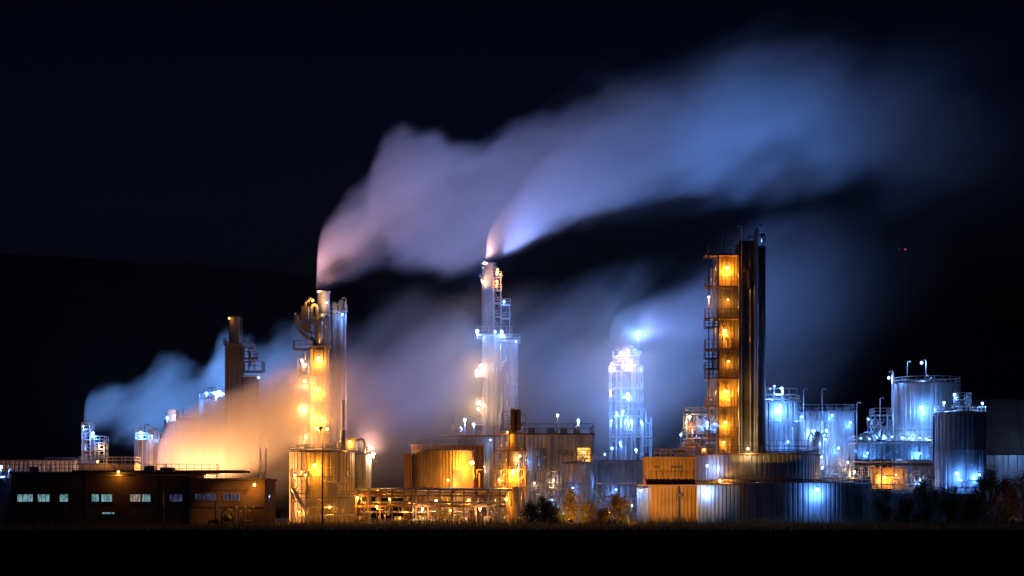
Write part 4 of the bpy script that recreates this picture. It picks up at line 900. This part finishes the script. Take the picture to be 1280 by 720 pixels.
# plume of the middle stack
steam('steam_plume', 'bright narrow-based steam plume leaving the middle stack and bending right', 'steam',
  [(606, 331, 328.5, .4), (608, 300, 328.5, .35), (616, 275, 328, .22), (635, 235, 325, .12), (670, 185, 308, .085), (720, 140, 287, .06), (800, 105, 274, .045), (900, 85, 268, .032), (1000, 70, 262, .02), (1100, 70, 262, .010), (1220, 100, 250, .0005)],
  YT, .5, noise=.72, nscale=.11, tilt=24, soft=.45, wmax=15, seed=40)
# plume of tower C
steam('steam_plume', 'small round-fronted steam plume curling off the short tower around a white lamp', 'steam',
  [(761, 425, 415, .2), (764, 398, 433, .14), (775, 382, 433.5, .14), (800, 368, 433, .12), (830, 352, 436, .05), (865, 338, 450, .035), (920, 310, 470, .025), (980, 285, 470, .018), (1040, 262, 450, .010), (1100, 250, 400, .001)],
  YC, .45, noise=.35, nscale=.07, tilt=28, soft=.6, seed=80, wmax=12)
# blue steam at the left
steam('steam_bank', 'blue steam bank rising from the slim lattice stair tower towards the dark column', 'steam',
  [(105, 540, 530, .1), (107, 496, 552, .12), (122, 472, 556, .10), (140, 462, 560, .10), (156, 470, 562, .10), (176, 462, 566, .10), (200, 440, 568, .09), (228, 434, 570, .09), (250, 444, 570, .08), (266, 432, 566, .08), (278, 412, 560, .07), (300, 406, 540, .07), (322, 410, 536, .07), (350, 388, 530, .065), (385, 380, 520, .05), (430, 392, 510, .025), (470, 410, 490, .001)],
  378, .5, noise=.75, nscale=.15, tilt=35, soft=.55, seed=20, wmax=10)
# orange steam
steam('steam_bank', 'dense orange steam bank behind the brick building, yellow at its foot', 'steam',
  [(197, 560, 600, .02), (206, 530, 606, .45), (240, 500, 606, .42), (290, 476, 604, .34), (330, 455, 596, .20), (370, 440, 575, .09), (410, 430, 556, .06), (460, 425, 545, .03), (520, 430, 540, .001)],
  322, .35, noise=.25, nscale=.10, tilt=15, soft=.35, seed=33, wmax=6, wmin=2)
# low fog in the middle
steam('steam_bank', 'thin mauve-to-blue steam bank spreading low behind the gold tanks and around the middle stack', 'steam',
  [(405, 470, 640, .02), (440, 385, 650, .045), (480, 348, 650, .050), (540, 330, 650, .054), (620, 348, 650, .046), (700, 325, 650, .036), (780, 312, 650, .034), (860, 290, 650, .026), (940, 255, 610, .020), (1020, 225, 570, .012), (1090, 215, 500, .004), (1200, 210, 420, .0002)],
  388, .55, noise=.62, nscale=.08, tilt=42, soft=.8, seed=58, wmax=26)
# low wisps in front of left stack
steam('steam_wisp', 'thin orange wisp drifting across the foot of the left stack', 'steam',
  [(322, 540, 650, .02), (350, 470, 650, .055), (385, 440, 650, .055), (430, 430, 645, .045), (480, 430, 640, .035), (540, 440, 620, .02), (600, 470, 600, .001)],
  326, .3, noise=.35, nscale=.09, tilt=25, soft=.7, seed=66, wmax=5)

# night haze round everything near
hz = MB().box(-700, 700, -60, 1400, -1.0, 160.0)
m, nt, out = new_mat('haze'); pv = nt.nodes.new('ShaderNodeVolumePrincipled'); pv.inputs['Color'].default_value = (.55, .75, 1, 1); pv.inputs['Density'].default_value = .00003; pv.inputs['Anisotropy'].default_value = .3
nt.links.new(pv.outputs[0], out.inputs['Volume'])
hb = mesh_obj('haze', hz, m); hb['kind'] = 'stuff'; hb['label'] = 'thin night haze over the whole site'

# unseen sodium lamps added behind the roof to light the orange steam
T = Thing('added_yard_lamp', 'added sodium yard lamp glowing behind the roof of the brick building', 'yard lamp', 235, 306)
lamp(T, 228, 600, 316, PEACH, 65000, 'post', post=4, r=.2); lamp(T, 262, 600, 317, PEACH, 48000, 'post', post=4, r=.2)
T = Thing('added_yard_lamp', 'added sodium yard lamp behind the right end of the brick building roof', 'yard lamp', 300, 306)
lamp(T, 300, 606, 316, PEACH, 26000, 'post', post=4, r=.2)

# ================================================================== LIGHT, SKY, CAMERA
w = bpy.data.worlds.new('World'); sc.world = w; w.use_nodes = True; nt = w.node_tree; nt.nodes.clear()
sk = nt.nodes.new('ShaderNodeTexSky'); sk.sky_type = 'NISHITA'; sk.sun_disc = False; sk.sun_elevation = math.radians(-3); sk.sun_rotation = math.radians(200); sk.altitude = 200
hs = nt.nodes.new('ShaderNodeMix'); hs.data_type = 'RGBA'; hs.blend_type = 'MULTIPLY'; hs.inputs['Factor'].default_value = 1; hs.inputs['B'].default_value = (.7, .75, 2.3, 1)
bg = nt.nodes.new('ShaderNodeBackground'); bg.inputs['Strength'].default_value = .15; wo = nt.nodes.new('ShaderNodeOutputWorld')
nt.links.new(sk.outputs[0], hs.inputs['A']); tcw = nt.nodes.new('ShaderNodeTexCoord'); sz = nt.nodes.new('ShaderNodeSeparateXYZ'); rw = nt.nodes.new('ShaderNodeValToRGB'); m2 = nt.nodes.new('ShaderNodeMix'); m2.data_type = 'RGBA'; m2.blend_type = 'MULTIPLY'; m2.inputs['Factor'].default_value = 1
rw.color_ramp.elements[0].position = .12; rw.color_ramp.elements[0].color = (.26, .50, 1.3, 1); rw.color_ramp.elements[1].position = .27; rw.color_ramp.elements[1].color = (.06, .07, .14, 1); e_ = rw.color_ramp.elements.new(.19); e_.color = (.12, .20, .55, 1)
nt.links.new(tcw.outputs['Generated'], sz.inputs[0]); nt.links.new(sz.outputs[2], rw.inputs[0]); nt.links.new(hs.outputs['Result'], m2.inputs['A']); nt.links.new(rw.outputs[0], m2.inputs['B']); nt.links.new(m2.outputs['Result'], bg.inputs[0]); nt.links.new(bg.outputs[0], wo.inputs[0])
sl = bpy.data.lights.new('moon', 'SUN'); sl.energy = .004; sl.angle = math.radians(.5); sl.color = (.7, .8, 1); so = bpy.data.objects.new('moon', sl); C.objects.link(so); so.rotation_euler = (math.radians(50), 0, math.radians(-30))
cam = bpy.data.cameras.new('camera'); co = bpy.data.objects.new('camera', cam); C.objects.link(co); co.location = (0, 0, CH); co.rotation_euler = (math.pi / 2, 0, 0)
cam.sensor_width = 36; cam.lens = 36 / (1280 * K); cam.shift_y = (HY - 360) / 1280; cam.clip_start = .5; cam.clip_end = 20000
sc.camera = co
sc.view_settings.view_transform = 'Standard'; sc.view_settings.look = 'None'; sc.view_settings.gamma = 1; sc.view_settings.exposure = 0
cy = sc.cycles; cy.use_denoising = True; cy.use_light_tree = True; cy.volume_bounces = 2; cy.max_bounces = 6; cy.diffuse_bounces = 2; cy.glossy_bounces = 2
cy.volume_step_rate = 1.0; cy.volume_max_steps = 256; cy.sample_clamp_indirect = 4; cy.adaptive_threshold = .012
